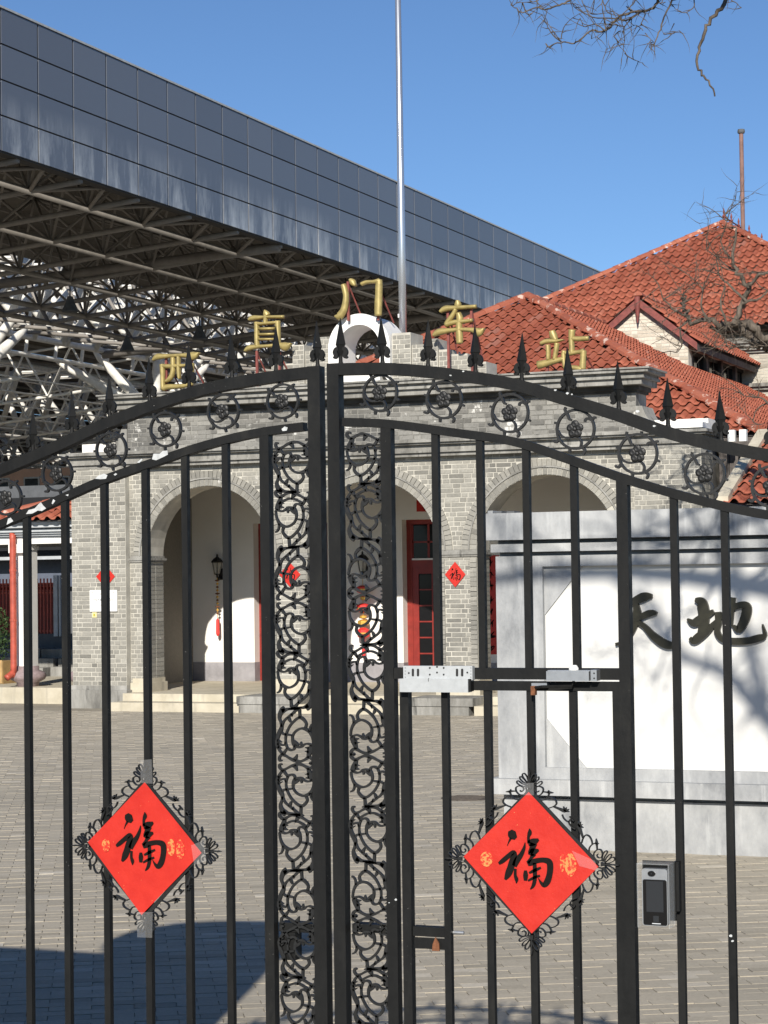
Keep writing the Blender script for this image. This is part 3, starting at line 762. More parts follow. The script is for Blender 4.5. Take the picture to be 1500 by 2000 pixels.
# gate pillars and street wall that carry the leaves (left pillar's shadow falls into the yard)
def pillar(cx, label):
    th = thing('gate_pillar', (cx, 4.52, 0), label, 'pillar', 'round gate pillars')
    MB().lathe([(.54, -.02), (.54, .25), (.46, .27), (.44, 3.06), (.48, 3.10)], cx, 4.52, 32).build('shaft', WGREY, th, False)
    MB().lathe([(.63, 3.10), (.64, 3.15), (.62, 3.20), (.30, 3.26), (.05, 3.29)], cx, 4.52, 32).build('cap', WGREY, th)
pillar(-3.80, 'round grey gate pillar with disc cap beside the peeling gate leaf')
pillar(.0, 'round grey gate pillar with disc cap beside the wicket leaf')
for x0, x1, lab in ((-9.5, -4.2, 'grey street wall beside the pillar of the peeling gate leaf'), (.40, 6, 'grey street wall beside the pillar of the wicket leaf')):
    th = thing('street_wall', ((x0 + x1) / 2, 4.5, 0), lab, 'wall', 'street walls')
    MB().box(x0, x1, 4.38, 4.62, -.02, 2.66).build('wall', WGREY, th); MB().box(x0, x1, 4.32, 4.68, 2.66, 2.79).build('coping', WGREY, th)

# ================================================================== SCREEN WALL WITH BRONZE CHARACTERS
YW = 15.0
sw = thing('screen_wall', (-2.4, YW, 0), 'freestanding grey and white screen wall with bronze characters behind the gate', 'wall')
XW0, XW1 = -5.345, .6
MB().box(XW0 + .03, XW1, YW + .02, YW + .40, -.02, .368).build('base', WGREY, sw)
MB().box(XW0 - .045, XW1 + .06, YW - .07, YW + .46, .40, .515).build('plinth_ledge', WGREY, sw)
MB().box(XW0 + .01, XW1 - .02, YW + .075, YW + .38, .355, .401).build('plinth_shadow_joint', WGREY, sw)
PX0, PZ0, PZ1 = atY(1062, 1300, YW).x, .60, 2.085
PX1 = XW1 - .38
fr = MB().box(XW0, PX0, YW, YW + .40, .515, 2.165).box(PX1, XW1, YW, YW + .40, .515, 2.165).box(PX0, PX1, YW, YW + .40, .515, PZ0).box(PX0, PX1, YW, YW + .40, PZ1, 2.165)
fr.build('frame', WGREY, sw)
MB().box(PX0, PX1, YW + .055, YW + .35, PZ0, PZ1).build('panel', WWHITE, sw)
for sx, xx in ((1, PX0), (-1, PX1)):
    for sz, zz in ((1, PZ0), (-1, PZ1)):
        MB().poly([(xx, zz), (xx + sx * .30, zz), (xx, zz + sz * .36)], YW + .038, YW + .056).build('corner_spandrel', WGREY, sw)
MB().box(XW0 + .01, XW1 - .01, YW + .07, YW + .40, 2.165, 2.195).build('joint', WGREY, sw)
MB().box(XW0 - .02, XW1 + .02, YW - .05, YW + .44, 2.195, 2.255).build('cornice_band', WGREY, sw)
MB().box(XW0, XW1, YW + .06, YW + .42, 2.255, 2.285).build('joint', WGREY, sw)
MB().box(XW0 - .065, XW1 + .065, YW - .105, YW + .50, 2.285, 2.485).build('cap', WGREY, sw)
for a, b, h in ((-5.37, -5.33, .022), (-5.30, -5.26, .018), (-5.22, -5.16, .016)):
    MB().box(a, b, YW - .09, YW + .05, 2.484, 2.484 + h).build('roof_scrap', DARKGREY if h < .02 else WGREY, sw)
TIAN = [([(120, 262), (230, 215), (330, 172), (405, 165)], [14, 34, 44, 18]), ([(150, 420), (290, 365), (390, 325), (450, 328)], [12, 28, 32, 12]),
        ([(245, 225), (262, 330), (238, 440), (190, 540), (130, 600), (60, 622)], [22, 40, 34, 26, 18, 14]), ([(250, 400), (330, 450), (420, 545), (520, 615), (610, 632), (665, 600)], [22, 24, 36, 42, 30, 6])]
DI = [([(812, 200), (870, 225), (895, 330), (890, 450), (868, 545)], [18, 48, 54, 48, 40]), ([(738, 382), (800, 418), (880, 372), (985, 310)], [8, 38, 40, 22]),
      ([(762, 560), (800, 585), (865, 540), (940, 480), (1015, 400)], [14, 38, 44, 34, 18]), ([(1010, 405), (1080, 340), (1190, 265), (1262, 248), (1300, 280), (1282, 380), (1225, 480), (1172, 445)], [16, 26, 28, 34, 46, 46, 36, 12]),
      ([(1026, 315), (1032, 420), (1020, 500), (1062, 568), (1150, 590), (1300, 588), (1415, 560), (1470, 535), (1447, 432)], [28, 30, 28, 28, 32, 34, 34, 20, 5]), ([(1166, 178), (1152, 300), (1142, 450)], [28, 28, 24])]
for nm, data, lab in (('bronze_character', TIAN, 'bronze sky character on the white screen wall behind the wicket post'), ('bronze_character', DI, 'bronze earth character on the white screen wall')):
    cpx = sum(p[0] for pts, _ in data for p in pts) / sum(len(pts) for pts, _ in data)
    th = thing(nm, tuple(atY(1190 + cpx / 4.839, 1215, YW + .04)), lab, 'lettering', 'bronze characters on the screen wall')
    for pts, ws in data:
        o = crom([(atY(1190 + x / 4.839, 1130 + y / 4.839, YW + .03).x, atY(1190 + x / 4.839, 1130 + y / 4.839, YW + .03).z, w / 4.839 * .0036) for (x, y), w in zip(pts, ws)], 5)
        MB().ribbon([(a, b) for a, b, _ in o], [c_ for *_, c_ in o], YW + .018 + random.uniform(0, .004), YW + .0555).build('stroke', BRONZE, th)

# ================================================================== STATION PORTICO
YF = 30.15
XC = -12.77
po = thing('station_portico', (XC, YF, 0), 'grey brick arcaded station portico with round window above the cornice', 'building')
FL = .252
ARC = [XC - 2.83, XC, XC + 2.83]; AR, AZ = 1.10, 2.44
PL0, PL1, PR0, PR1 = XC - 5.24, XC - 4.24, XC + 4.24, XC + 5.24
ZTOP = 3.87
def in_arch(x):
    for c in ARC:
        if abs(x - c) < AR - 1e-6: return c
    return None
# backing wall with arched openings, sliced into strips
xs = {PL1 - .01, PR0 + .01}
for c in ARC:
    for k in range(25): xs.add(c - AR * math.cos(math.pi * k / 24))
xs = sorted(xs)
wb = MB(); YB = YF + .55
def archz(x, c): return AZ + math.sqrt(max(0, AR * AR - (x - c) ** 2))
for a, b in zip(xs[:-1], xs[1:]):
    c = in_arch((a + b) / 2)
    za, zb = (archz(a, c), archz(b, c)) if c is not None else (0., 0.)
    wb.quad((a, YF, za), (b, YF, zb), (b, YF, ZTOP), (a, YF, ZTOP)); wb.quad((b, YB, zb), (a, YB, za), (a, YB, ZTOP), (b, YB, ZTOP))
    wb.quad((a, YB, za), (b, YB, zb), (b, YF, zb), (a, YF, za)); wb.quad((a, YF, ZTOP), (b, YF, ZTOP), (b, YB, ZTOP), (a, YB, ZTOP))
for c in ARC:
    for s in (-1, 1): x = c + s * AR; wb.quad((x, YF, 0), (x, YB, 0), (x, YB, AZ), (x, YF, AZ))
wb.build('arcade_wall', MORTAR, po, fix=False)
piers = MB().box(PL0, PL1, YF - .14, YB, 0, ZTOP).build('pier', MORTAR, po)
MB().box(PR0, PR1, YF - .14, YB, 0, ZTOP).build('pier', MORTAR, po)
CRS = .0725
bsingles = []; bstuff = MB()
def bricks(x0, x1, z0, z1, y, arches=(), want=False, proud=.007, mat=BRICK):
    z = z0; row = 0
    while z < z1 - .03:
        iv = [(x0, x1)]
        zm = z + CRS / 2
        for c in arches:
            RO = AR + .245
            h = AR if zm < AZ else (math.sqrt(RO * RO - (zm - AZ) ** 2) if zm - AZ < RO else 0)
            if zm >= AZ and zm - AZ < .10: h = max(h, AR)
            if h > 0:
                nv = []
                for a, b in iv:
                    if c - h > a: nv.append((a, min(b, c - h)))
                    if c + h < b: nv.append((max(a, c + h), b))
                iv = [(a, b) for a, b in nv if b - a > .02]
        for a, b in iv:
            x = a; k = row
            first = True
            while x < b - .02:
                ln = .118 if (k % 2 == 0) else .24
                if first and row % 2: ln = .07 if ln > .2 else .18
                first = False; k += 1
                e = min(x + ln + random.uniform(-.012, .012), b)
                if b - e < .04: e = b
                pr = proud + random.uniform(-.003, .003)
                rec = (x + .008, e - .008, y - pr, y + .012, z + random.uniform(.006, .010), min(z + CRS - random.uniform(.006, .010), z1))
                (bsingles if want else BST).append(rec) if want else bstuff.box(*rec)
                x = e
        z += CRS; row += 1
BST = []
bricks(PL0, PL1, .36, ZTOP, YF - .14, want=True)
bricks(PL1, PL1 + .30, .36, AZ - .09, YF, want=True)
bricks(ARC[1] + AR, ARC[2] - AR, .47, AZ - .09, YF, want=True)
random.shuffle(bsingles)
for r in bsingles[290:]: bstuff.box(*r)
for r in bsingles[:290]: piece('brick', BRICK, po, *r)
bricks(ARC[0] + AR, ARC[1] - AR, .47, AZ - .09, YF)
bricks(ARC[2] + AR, PR0, .36, AZ - .09, YF)
bricks(PR0, PR1, .36, ZTOP, YF - .14)
bricks(PL1, PR0, AZ + .0, ZTOP, YF, ARC)
# pier flank facing the screen wall
for row in range(int((ZTOP - .4) / CRS)):
    z = .36 + row * CRS
    for k in range(3): bstuff.box(PR1 - .012, PR1 + .007, YF - .13 + k * .22, YF + .075 + k * .22, z + .005, z + CRS - .006)
    for c in (ARC[0], ARC[1]):
        if z < AZ - .15:
            for k in range(2): bstuff.box(c - AR - .012, c - AR + .006, YF + .01 + k * .27, YF + .26 + k * .27, z + .005, z + CRS - .006)
    if z < AZ - .15:
        for k in range(2): bstuff.box(ARC[2] - AR - .012, ARC[2] - AR + .006, YF + .01 + k * .27, YF + .26 + k * .27, z + .005, z + CRS - .006)
# slim raised corner strips on the free piers
for c0, c1 in ((ARC[0] + AR, ARC[1] - AR), (ARC[1] + AR, ARC[2] - AR)):
    for xa, xb in ((c0, c0 + .11), (c1 - .11, c1)):
        for row in range(28):
            z = .36 + row * CRS
            if z < AZ - .15: bstuff.box(xa + .003, xb - .003, YF - .022 + random.uniform(-.003, .003), YF + .012, z + .005, z + CRS - .006)
bstuff.build('brickwork', BRICK, po, kind='stuff', fix=False)
# arch bricks, two rings
def vous(r0, r1, n, d):
    a = math.pi / n * .44
    p = [(-r0 * math.sin(a), r0 * math.cos(a)), (r0 * math.sin(a), r0 * math.cos(a)), (r1 * math.sin(a), r1 * math.cos(a)), (-r1 * math.sin(a), r1 * math.cos(a))]
    return mesh_of(MB().poly(p, -d, .05), 'arch_brick', BRICK)
V1, V2 = vous(AR + .004, AR + .112, 47, .012), vous(AR + .135, AR + .24, 53, .022)
for c in ARC:
    for me, n in ((V1, 47), (V2, 53)):
        for k in range(n):
            if c == ARC[2] and k > .82 * n: continue
            an = -math.pi / 2 + math.pi * (k + .5) / n
            inst('arch_brick', me, po, (c, YF, AZ), (1, 1, 1), (0, an, 0))
    pts = [(c + (AR + .123) * math.cos(a), AZ + (AR + .123) * math.sin(a)) for a in [math.pi * k / 36 for k in range(37)]]
    MB().ribbon(pts, .011, YF - .032, YF + .01).build('arch_moulding', STONE, po)
# imposts, plinths
def impost(x0, x1, y0, y1):
    MB().box(x0 - .03, x1 + .03, y0 - .03, y1 + .02, AZ - .10, AZ - .07).box(x0 - .05, x1 + .05, y0 - .05, y1 + .03, AZ - .07, AZ - .035).box(x0 - .02, x1 + .02, y0 - .02, y1 + .01, AZ - .035, AZ + .002).build('impost', STONE, po)
impost(PL1 + .03, ARC[0] - AR, YF, YB); impost(ARC[0] + AR, ARC[1] - AR, YF, YB); impost(ARC[1] + AR, ARC[2] - AR, YF, YB); impost(ARC[2] + AR, PR0 - .03, YF, YB)
for x0, x1, y in ((PL0, PL1, YF - .14), (PR0, PR1, YF - .14)):
    MB().box(x0 - .06, x1 + .05, y - .10, YB, -.03, .29).box(x0 - .03, x1 + .02, y - .04, YB, .29, .36).build('plinth', STONE, po)
for x0, x1 in ((PL1 + .06, ARC[0] - AR), (ARC[0] + AR, ARC[1] - AR), (ARC[1] + AR, ARC[2] - AR), (ARC[2] + AR, PR0 - .06)):
    MB().box(x0 - .04, x1 + .04, YF - .06, YB + .03, .24, .40).box(x0 - .015, x1 + .015, YF - .035, YB, .40, .47).build('plinth', STEP, po)
for x0, x1 in ((ARC[0] + AR - .10, ARC[1] - AR + .10), (ARC[1] + AR - .10, ARC[2] - AR + .10)):
    MB().box(x0 - .05, x1 + .05, YF - .86, YF + .1, -.03, .13).box(x0 - .08, x1 + .12, YF - .88, YF + .1, .13, .248).build('stone_block', STONE, po)
for i, (x0, x1) in enumerate(((PL1 + .08, ARC[0] + AR - .16), (ARC[0] + AR + .80, ARC[1] + AR - .17), (ARC[1] + AR + .85, PR0 - .08))):
    MB().box(x0, x1, YF - .82, YF - .40, -.03, .132).build('step', STEP, po)
    MB().box(x0, x1, YF - .42, YF + .1, -.02, FL - .001).build('step', STEP, po)
MB().box(PL0 + .1, PR1 - .1, YF - .05, YF + 4.2, -.02, FL).build('floor', STEP, po)
# string course, attic, cornice
def band(x0, x1, y, z0, z1, nm='string_course', m=STONE, yb=YB): MB().box(x0, x1, y, yb, z0, z1).build(nm, m, po)
band(PL0 - .01, PR1 + .01, YF - .15, ZTOP, 3.925); band(PL0 - .05, PR1 + .05, YF - .20, 3.925, 3.955); band(PL0 - .03, PR1 + .03, YF - .17, 3.955, 4.045)
band(PL0 - .10, PR1 + .10, YF - .25, 4.045, 4.075); band(PL0 - .14, PR1 + .14, YF - .30, 4.075, 4.115); band(PL0 - .06, PR1 + .06, YF - .20, 4.115, 4.135)
AX0, AX1 = XC - 4.25, XC + 4.25
MB().box(AX0, AX1, YF - .02, YB, 4.135, 4.70).build('attic_wall', STONE, po)
bstuff = MB()
bricks(AX0, AX1, 4.137, 4.70, YF - .02)
bstuff.build('attic_brickwork', per_piece('stained_brick', [(0, (.12, .116, .105)), (.4, (.19, .184, .167)), (.8, (.25, .243, .22)), (1, (.31, .30, .27))],
    stain=[(.9, .50, .62, (.11, .108, .10), (1, 1, .6)), (3.5, .60, .66, (.58, .57, .53), (1, 1, .8))]), po, kind='stuff', fix=False)
for s, xx in ((1, AX1), (-1, AX0)):
    pr = [(xx, 4.50)] + [(xx + s * (.10 + .34 * q), 4.50 - .36 * math.sin(q * math.pi / 2) ** .7) for q in [k / 8 for k in range(9)]] + [(xx + s * .44, 4.136), (xx, 4.136)]
    MB().poly(pr, YF - .05, YB).build('scroll_shoulder', STONE, po)
band(AX0 - .04, AX1 + .04, YF - .06, 4.70, 4.735, 'cornice', SOOT_SHADE); band(AX0 - .17, AX1 + .17, YF - .30, 4.80, 4.885, 'cornice'); band(AX0 - .08, AX1 + .08, YF - .12, 4.735, 4.80, 'cornice', SOOT_SHADE)
band(AX0 - .22, AX1 + .22, YF - .36, 4.885, 4.925, 'cornice'); band(AX0 - .20, AX1 + .20, YF - .34, 4.925, 4.965, 'cornice'); band(AX0 - .30, AX1 + .30, YF - .43, 4.965, 5.01, 'cornice'); band(AX0 - .33, AX1 + .33, YF - .46, 5.01, 5.035, 'cornice')
# stepped parapet with brick facing
bst2 = MB(); keep = bstuff; bstuff = bst2
for x0, x1, z1 in ((-14.75, -14.45, 5.30), (-14.45, -14.22, 5.46), (-14.22, -14.06, 5.42), (-14.06, -13.86, 5.70), (-13.86, -13.60, 5.60), (-13.60, -13.40, 5.80), (-12.37, -12.06, 5.79), (-12.06, -11.76, 5.60), (-11.76, -11.62, 5.67), (-11.62, -11.44, 5.50), (-11.44, -11.15, 5.42), (-11.15, -10.85, 5.28)):
    yy = YF - .02 if z1 in (5.70, 5.80, 5.79, 5.67) else YF + .02
    MB().box(x0 + .003, x1 - .003, yy, YF + .5, 5.035, z1).build('parapet', MORTAR, po)
    bricks(x0 + .005, x1 - .005, 5.037, z1, yy)
bstuff.build('parapet_brickwork', BRICK, po, kind='stuff', fix=False)
# white round window surround
OX, OZ, ORo, ORi = -12.885, 5.60, .515, .345
mb = MB(); y0, y1 = YF - .12, YF + .55
outer = [(OX + ORo, 5.03)] + [(OX + ORo * math.cos(a), OZ + ORo * math.sin(a)) for a in [math.pi * k / 28 for k in range(29)]] + [(OX - ORo, 5.03)]
inner = [(OX + ORi, 5.20)] + [(OX + ORi * math.cos(a), OZ + ORi * math.sin(a)) for a in [math.pi * k / 28 for k in range(29)]] + [(OX - ORi, 5.20)]
for i in range(len(outer) - 1):
    a, b, c, d = outer[i], outer[i + 1], inner[i + 1], inner[i]
    mb.quad((a[0], y0, a[1]), (b[0], y0, b[1]), (c[0], y0, c[1]), (d[0], y0, d[1])); mb.quad((b[0], y1, b[1]), (a[0], y1, a[1]), (d[0], y1, d[1]), (c[0], y1, c[1]))
    mb.quad((a[0], y0, a[1]), (a[0], y1, a[1]), (b[0], y1, b[1]), (b[0], y0, b[1])); mb.quad((d[0], y0, d[1]), (c[0], y0, c[1]), (c[0], y1, c[1]), (d[0], y1, d[1]))
mb.box(OX - ORi, OX + ORi, y0 + .001, y1 - .001, 5.03, 5.20)
mb.build('round_window_surround', WHITE, po)
# loggia behind the arches
YBK = 33.7
DOORS = [(-16.53, -15.10), (-13.70, -12.30), (-10.87, -9.45)]
xe = [-17.75] + [q for d in DOORS for q in d] + [-7.7]
for a, b in zip(xe[::2], xe[1::2]):
    MB().box(a, b, YBK, YBK + .35, FL - .02, 4.16).build('back_wall', PLASTER, po)
    MB().box(a - (.004 if a > -17.7 else 0), b + .004, YBK - .008, YBK + .345, FL - .01, .585).build('dado', GREYPLINTH, po)
for a, b in DOORS: MB().box(a, b, YBK, YBK + .35, 3.03, 4.16).build('lintel', PLASTER, po)
MB().box(PL0 - .02, PR1 + .02, YB - .3, YBK + .5, 4.15, 4.30).build('ceiling', PLASTER, po)
MB().box(-17.95, -17.75, 31.9, YBK + .3, 0, 4.15).build('end_wall', BRICKD, po)
MB().box(-17.95, -17.75, YB, 31.9, 2.75, 4.15).build('end_lintel', STONE, po)
MB().box(PR1 - .3, PR1 - .05, YB, YBK + .3, 0, 4.15).build('end_wall', BRICKD, po)
MB().box(-19.7, -18.3, 35.0, 35.2, 0, 3.0).build('end_passage_wall', PLASTER, po)
MB().box(-19.7, -18.3, 34.97, 35.0, FL, .62).build('end_passage_dado', DARKHOLE, po)
def door(x0, x1):
    y = YBK + .20
    d = MB().box(x0, x0 + .10, y, y + .08, FL, 3.03).box(x1 - .10, x1, y, y + .08, FL, 3.03).box(x0 + .10, x1 - .10, y, y + .08, 2.95, 3.03).box(x0 + .10, x1 - .10, y, y + .08, 2.22, 2.34).build('door_frame', DOORRED, po)
    MB().box(x0 + .1, x1 - .1, y - .01, y + .005, 2.335, 2.365).build('door_trim', WHITE, po)
    m = (x0 + x1) / 2
    for a, b in ((x0 + .10, m - .004), (m + .004, x1 - .10)):
        lf = MB().box(a, a + .11, y + .01, y + .06, FL + .01, 2.22).box(b - .11, b, y + .01, y + .06, FL + .01, 2.22).box(a + .11, b - .11, y + .01, y + .06, FL + .01, .46).box(a + .11, b - .11, y + .01, y + .06, 2.10, 2.22).build('door_leaf', DOORRED, po)
        n = 6; h = (2.10 - .46) / n; xm = a + .11 + (b - a - .22) * .66
        mu = MB().box(xm - .012, xm + .012, y + .02, y + .05, .46, 2.10)
        for k in range(1, n): mu.box(a + .11, xm - .012, y + .02, y + .05, .46 + h * k - .012, .46 + h * k + .012); mu.box(xm + .012, b - .11, y + .02, y + .05, .46 + h * k - .012, .46 + h * k + .012)
        mu.build('muntin', DOORRED, lf)
        for k in range(n):
            MB().box(a + .11, xm - .012, y + .032, y + .038, .46 + h * k + .012, .46 + h * (k + 1) - .012).build('pane', GLASS, lf)
            MB().box(xm + .012, b - .11, y + .032, y + .038, .46 + h * k + .012, .46 + h * (k + 1) - .012).build('pane', GLASS, lf)
    t3 = (x1 - x0 - .2) / 4
    for k in range(4):
        xa = x0 + .1 + k * t3
        MB().box(xa + .02, xa + t3 - .02, y + .03, y + .036, 2.36, 2.63).build('pane', GLASS, d); MB().box(xa + .02, xa + t3 - .02, y + .03, y + .036, 2.66, 2.93).build('pane', GLASS, d)
        MB().box(xa - .02, xa + .02, y + .02, y + .05, 2.34, 2.95).build('muntin', DOORRED, d)
    MB().box(x0 + .1, x1 - .1, y + .02, y + .05, 2.63, 2.66).build('muntin', DOORRED, d)
    MB().box(x0, x1, YBK + .345, YBK + .36, FL, 3.03).build('door_backing', DARKHOLE, po)
for d in DOORS: door(*d)
# block behind the loggia that carries the hipped roof
MB().box(-18.0, -7.62, YBK + .40, 58, 0, 4.05).build('rear_wall', MORTAR, po)
# weathered boards between portico and porch
for k in range(6):
    MB().box(-7.52 + k * .16, -7.375 + k * .16, YF + .9 + random.uniform(0, .02), YF + .95, 1.2, 3.95 + random.uniform(-.1, 0)).build('board', DARKWOOD, po)
MB().box(-7.53, -6.5, YF + .96, YF + 1.3, 0, 4.0).build('boarding_back', DARKWOOD, po)
MB().box(-7.95, -7.47, YF - .25, YF + .2, 4.136, 4.215).build('parapet_block', WHITE, po)
for xx in (-7.25, -7.08): MB().box(xx, xx + .10, YF + .35, YF + .45, 3.95, 4.12).build('eave_block', WHITE, po)

# ---- wall lamps, hanging charms, notices
def lamp(px, py, label):
    p = atY(px, py, YBK - .16); x, z = p.x, p.z; y = YBK - .16
    th = thing('wall_lantern', (x, YBK, z - .2), label, 'lamp', 'wall lanterns in the loggia')
    MB().box(x - .04, x + .04, YBK - .03, YBK + .002, z - .25, z - .05).build('wall_plate', IRONDARK, th)
    MB().tube(crom([(x, YBK - .01, z - .20), (x, y + .06, z - .24), (x, y, z - .19), (x, y, z - .15)], 4), .018, 6).build('bracket', IRONDARK, th)
    MB().lathe([(.05, z - .16), (.062, z - .14)], x, y, 6).build('base', IRONDARK, th)
    MB().lathe([(.055, z - .14), (.09, z + .06)], x, y, 6).build('glass', LAMPGLASS, th)
    for k in range(6):
        a = k * math.pi / 3
        MB().tube([(x + .057 * math.cos(a), y + .057 * math.sin(a), z - .14), (x + .092 * math.cos(a), y + .092 * math.sin(a), z + .06)], .006, 4).build('rib', IRONDARK, th)
    MB().lathe([(.115, z + .055), (.118, z + .075), (.07, z + .13), (.02, z + .155), (.018, z + .185), (.004, z + .21)], x, y, 6).build('hood', IRONDARK, th)
    return x, y, z
l1 = lamp(424, 1105, 'black wall lantern with the slim beaded charm hanging below it')
l2 = lamp(708, 1100, 'black wall lantern with the stacked red and gold charm below it')
x, y, z = l1
th = thing('hanging_charm', (x, y, z - .2), 'slim gold and red beaded charm hanging under a lantern', 'ornament')
MB().tube([(x, y, z - .17), (x, y, z - 1.0)], .006, 5).build('cord', GOLDTRIM, th)
for k in range(11):
    zz = z - .26 - k * .058
    MB().lathe([(.006, zz - .018), (.026 if k % 4 else .042, zz - .006), (.026 if k % 4 else .042, zz + .008), (.006, zz + .018)], x, y, 8).build('bead', GOLDTRIM if k % 2 else RUST, th)
MB().lathe([(.018, z - 1.24), (.034, z - 1.20), (.030, z - .96), (.012, z - .93)], x, y, 8).build('tassel', TASSEL, th)
x, y, z = l2
th = thing('hanging_charm', (x, y, z - .2), 'stacked red and gold charm with tassel hanging under a lantern', 'ornament')
MB().tube([(x, y, z - .17), (x, y, z - 1.2)], .006, 5).build('cord', GOLDTRIM, th)
for zz, w, h, m in ((z - .45, .11, .14, TASSEL), (z - .60, .05, .07, GOLDTRIM), (z - .77, .12, .16, TASSEL), (z - .92, .06, .06, GOLDTRIM), (z - 1.02, .10, .11, GOLDTRIM), (z - 1.20, .11, .19, TASSEL)):
    MB().lathe([(w * .4, zz - h / 2), (w, zz - h * .3), (w, zz + h * .3), (w * .4, zz + h / 2)], x, y, 8).build('charm_block', m, th)
    MB().lathe([(w * 1.02, zz - .012), (w * 1.03, zz + .012)], x, y, 8).build('gold_band', GOLDTRIM, th)
MB().lathe([(.02, z - 1.62), (.034, z - 1.58), (.028, z - 1.30), (.012, z - 1.28)], x, y, 8).build('tassel', TASSEL, th)
# red diamond papers on the piers
def pier_fu(px, py, hw, hh, yy, label):
    p = atY(px, py, yy); th = thing('fortune_paper', (p.x, yy, p.z), label, 'poster', 'small fortune papers on the brick piers')
    k = .0077
    MB().poly([(p.x, p.z + hh * k), (p.x + hw * k * 1.08, p.z), (p.x, p.z - hh * k), (p.x - hw * k * 1.08, p.z)], yy - .002, yy + .001).build('paper', REDPAPER, th)
    mb = MB(); s = hh * k * 1.05
    strokes(mb, FU, lambda x: p.x + (x - 690) / 1183 * s, lambda y: p.z - (y - 760) / 1183 * s, s / 1183, yy - .004, yy - .0025); mb.build('character', INK, th)
pier_fu(206, 1126, 21, 24, YF - .155, 'red fortune paper above the white plaque on the brick pier')
pier_fu(566, 1122, 22, 25, YF - .026, 'red fortune paper on the arcade pier behind the filigree strip')
pier_fu(889, 1122, 20, 25, YF - .026, 'red fortune paper on the slim pier above the magnetic lock')
p0, p1 = atY(176, 1153, YF - .16), atY(229, 1194, YF - .16)
pq = thing('wall_plaque', ((p0.x + p1.x) / 2, YF - .16, p1.z), 'small white heritage plaque with four screws on brick pier', 'plaque')
MB().box(p0.x, p1.x, YF - .175, YF - .145, p1.z, p0.z).build('plate', WHITE, pq)
for a in (.05, -.05):
    for b in (-.04, .04):
        xx = p0.x + .05 if a > 0 else p1.x - .05; zz = p0.z - .04 if b < 0 else p1.z + .04
        MB().poly([(xx + .009 * math.cos(q), zz + .009 * math.sin(q)) for q in [k * math.pi / 3 for k in range(6)]], YF - .178, YF - .174).build('screw', DARKGREY, pq)
def text_mesh(body, size, x, z, y, mat, parent, name='lettering'):
    cu = bpy.data.curves.new(name, 'FONT'); cu.body = body; cu.size = size; cu.align_x = 'CENTER'; cu.align_y = 'CENTER'; cu.resolution_u = 2
    ob = bpy.data.objects.new(name, cu); link(ob)
    dg = bpy.context.evaluated_depsgraph_get(); dg.update()
    me = bpy.data.meshes.new_from_object(ob.evaluated_get(dg)); bpy.data.objects.remove(ob)
    me.materials.clear(); me.materials.append(mat)
    o = bpy.data.objects.new(name, me); link(o); off = WLOC[parent.name]
    o.location = Vector((x, y, z)) - off; o.rotation_euler = (R(90), 0, 0); o.parent = parent; WLOC[o.name] = Vector((x, y, z)); return o
PCX, PH = (p0.x + p1.x) / 2, p0.z - p1.z
text_mesh('北京市文物保护单位', .024, PCX, p0.z - PH * .19, YF - .1765, DARKGREY, pq)
text_mesh('平绥西直门车站旧址', .042, PCX, p0.z - PH * .46, YF - .1765, DARKGREY, pq)
text_mesh('北京市人民政府', .018, PCX, p0.z - PH * .72, YF - .1765, DARKGREY, pq)
q0 = atY(180, 1196, YF - .155); 
yl = thing('wall_tag', (q0.x + .04, YF - .155, q0.z - .08), 'tiny yellow tag below the white plaque', 'tag')
MB().box(q0.x, q0.x + .085, YF - .160, YF - .145, q0.z - .085, q0.z).build('plate', simple('pale_yellow', (.62, .56, .30), .6), yl)
MB().box(q0.x + .025, q0.x + .06, YF - .163, YF - .159, q0.z - .065, q0.z - .02).build('mark', simple('ochre_mark', (.40, .34, .05), .6), yl)
# couplets beside / above the middle door
def couplet(x0, x1, z0, z1, y, n, label, vertical=True):
    th = thing('spring_couplet', ((x0 + x1) / 2, y, z0), label, 'couplet', 'red couplets in the loggia')
    MB().box(x0, x1, y - .004, y + .006, z0, z1).build('paper', REDPAPER, th)
    for k in range(n):
        mb = MB(); cx = (x0 + x1) / 2 if vertical else x0 + (x1 - x0) * (k + .5) / n
        cz = z1 - (z1 - z0) * (k + .5) / n if vertical else (z0 + z1) / 2
        s = min(x1 - x0, (z1 - z0) / n) * .5 if vertical else min(z1 - z0, (x1 - x0) / n) * .5
        for q in range(5):
            a = random.choice((0.05, 1.5, .8, 2.3)); dx, dz = s * .55 * math.cos(a), s * .55 * math.sin(a); ox, oz = random.uniform(-.35, .35) * s, random.uniform(-.4, .4) * s
            mb.ribbon([(cx + ox - dx, cz + oz - dz), (cx + ox, cz + oz), (cx + ox + dx, cz + oz + dz)], [s * .06, s * .11, s * .05], y - .006, y - .0045)
        mb.build('brush_character', INK, th)
c0 = atY(950, 1085, YBK - .01); c1 = atY(966, 1278, YBK - .01)
couplet(c0.x - .10, c0.x + .22, c1.z, c0.z, YBK - .01, 8, 'tall red couplet strip on plaster wall beside the middle door')
couplet(-13.42, -12.0, 3.16, 3.45, YBK - .01, 4, 'red banner strip above the middle red door', False)

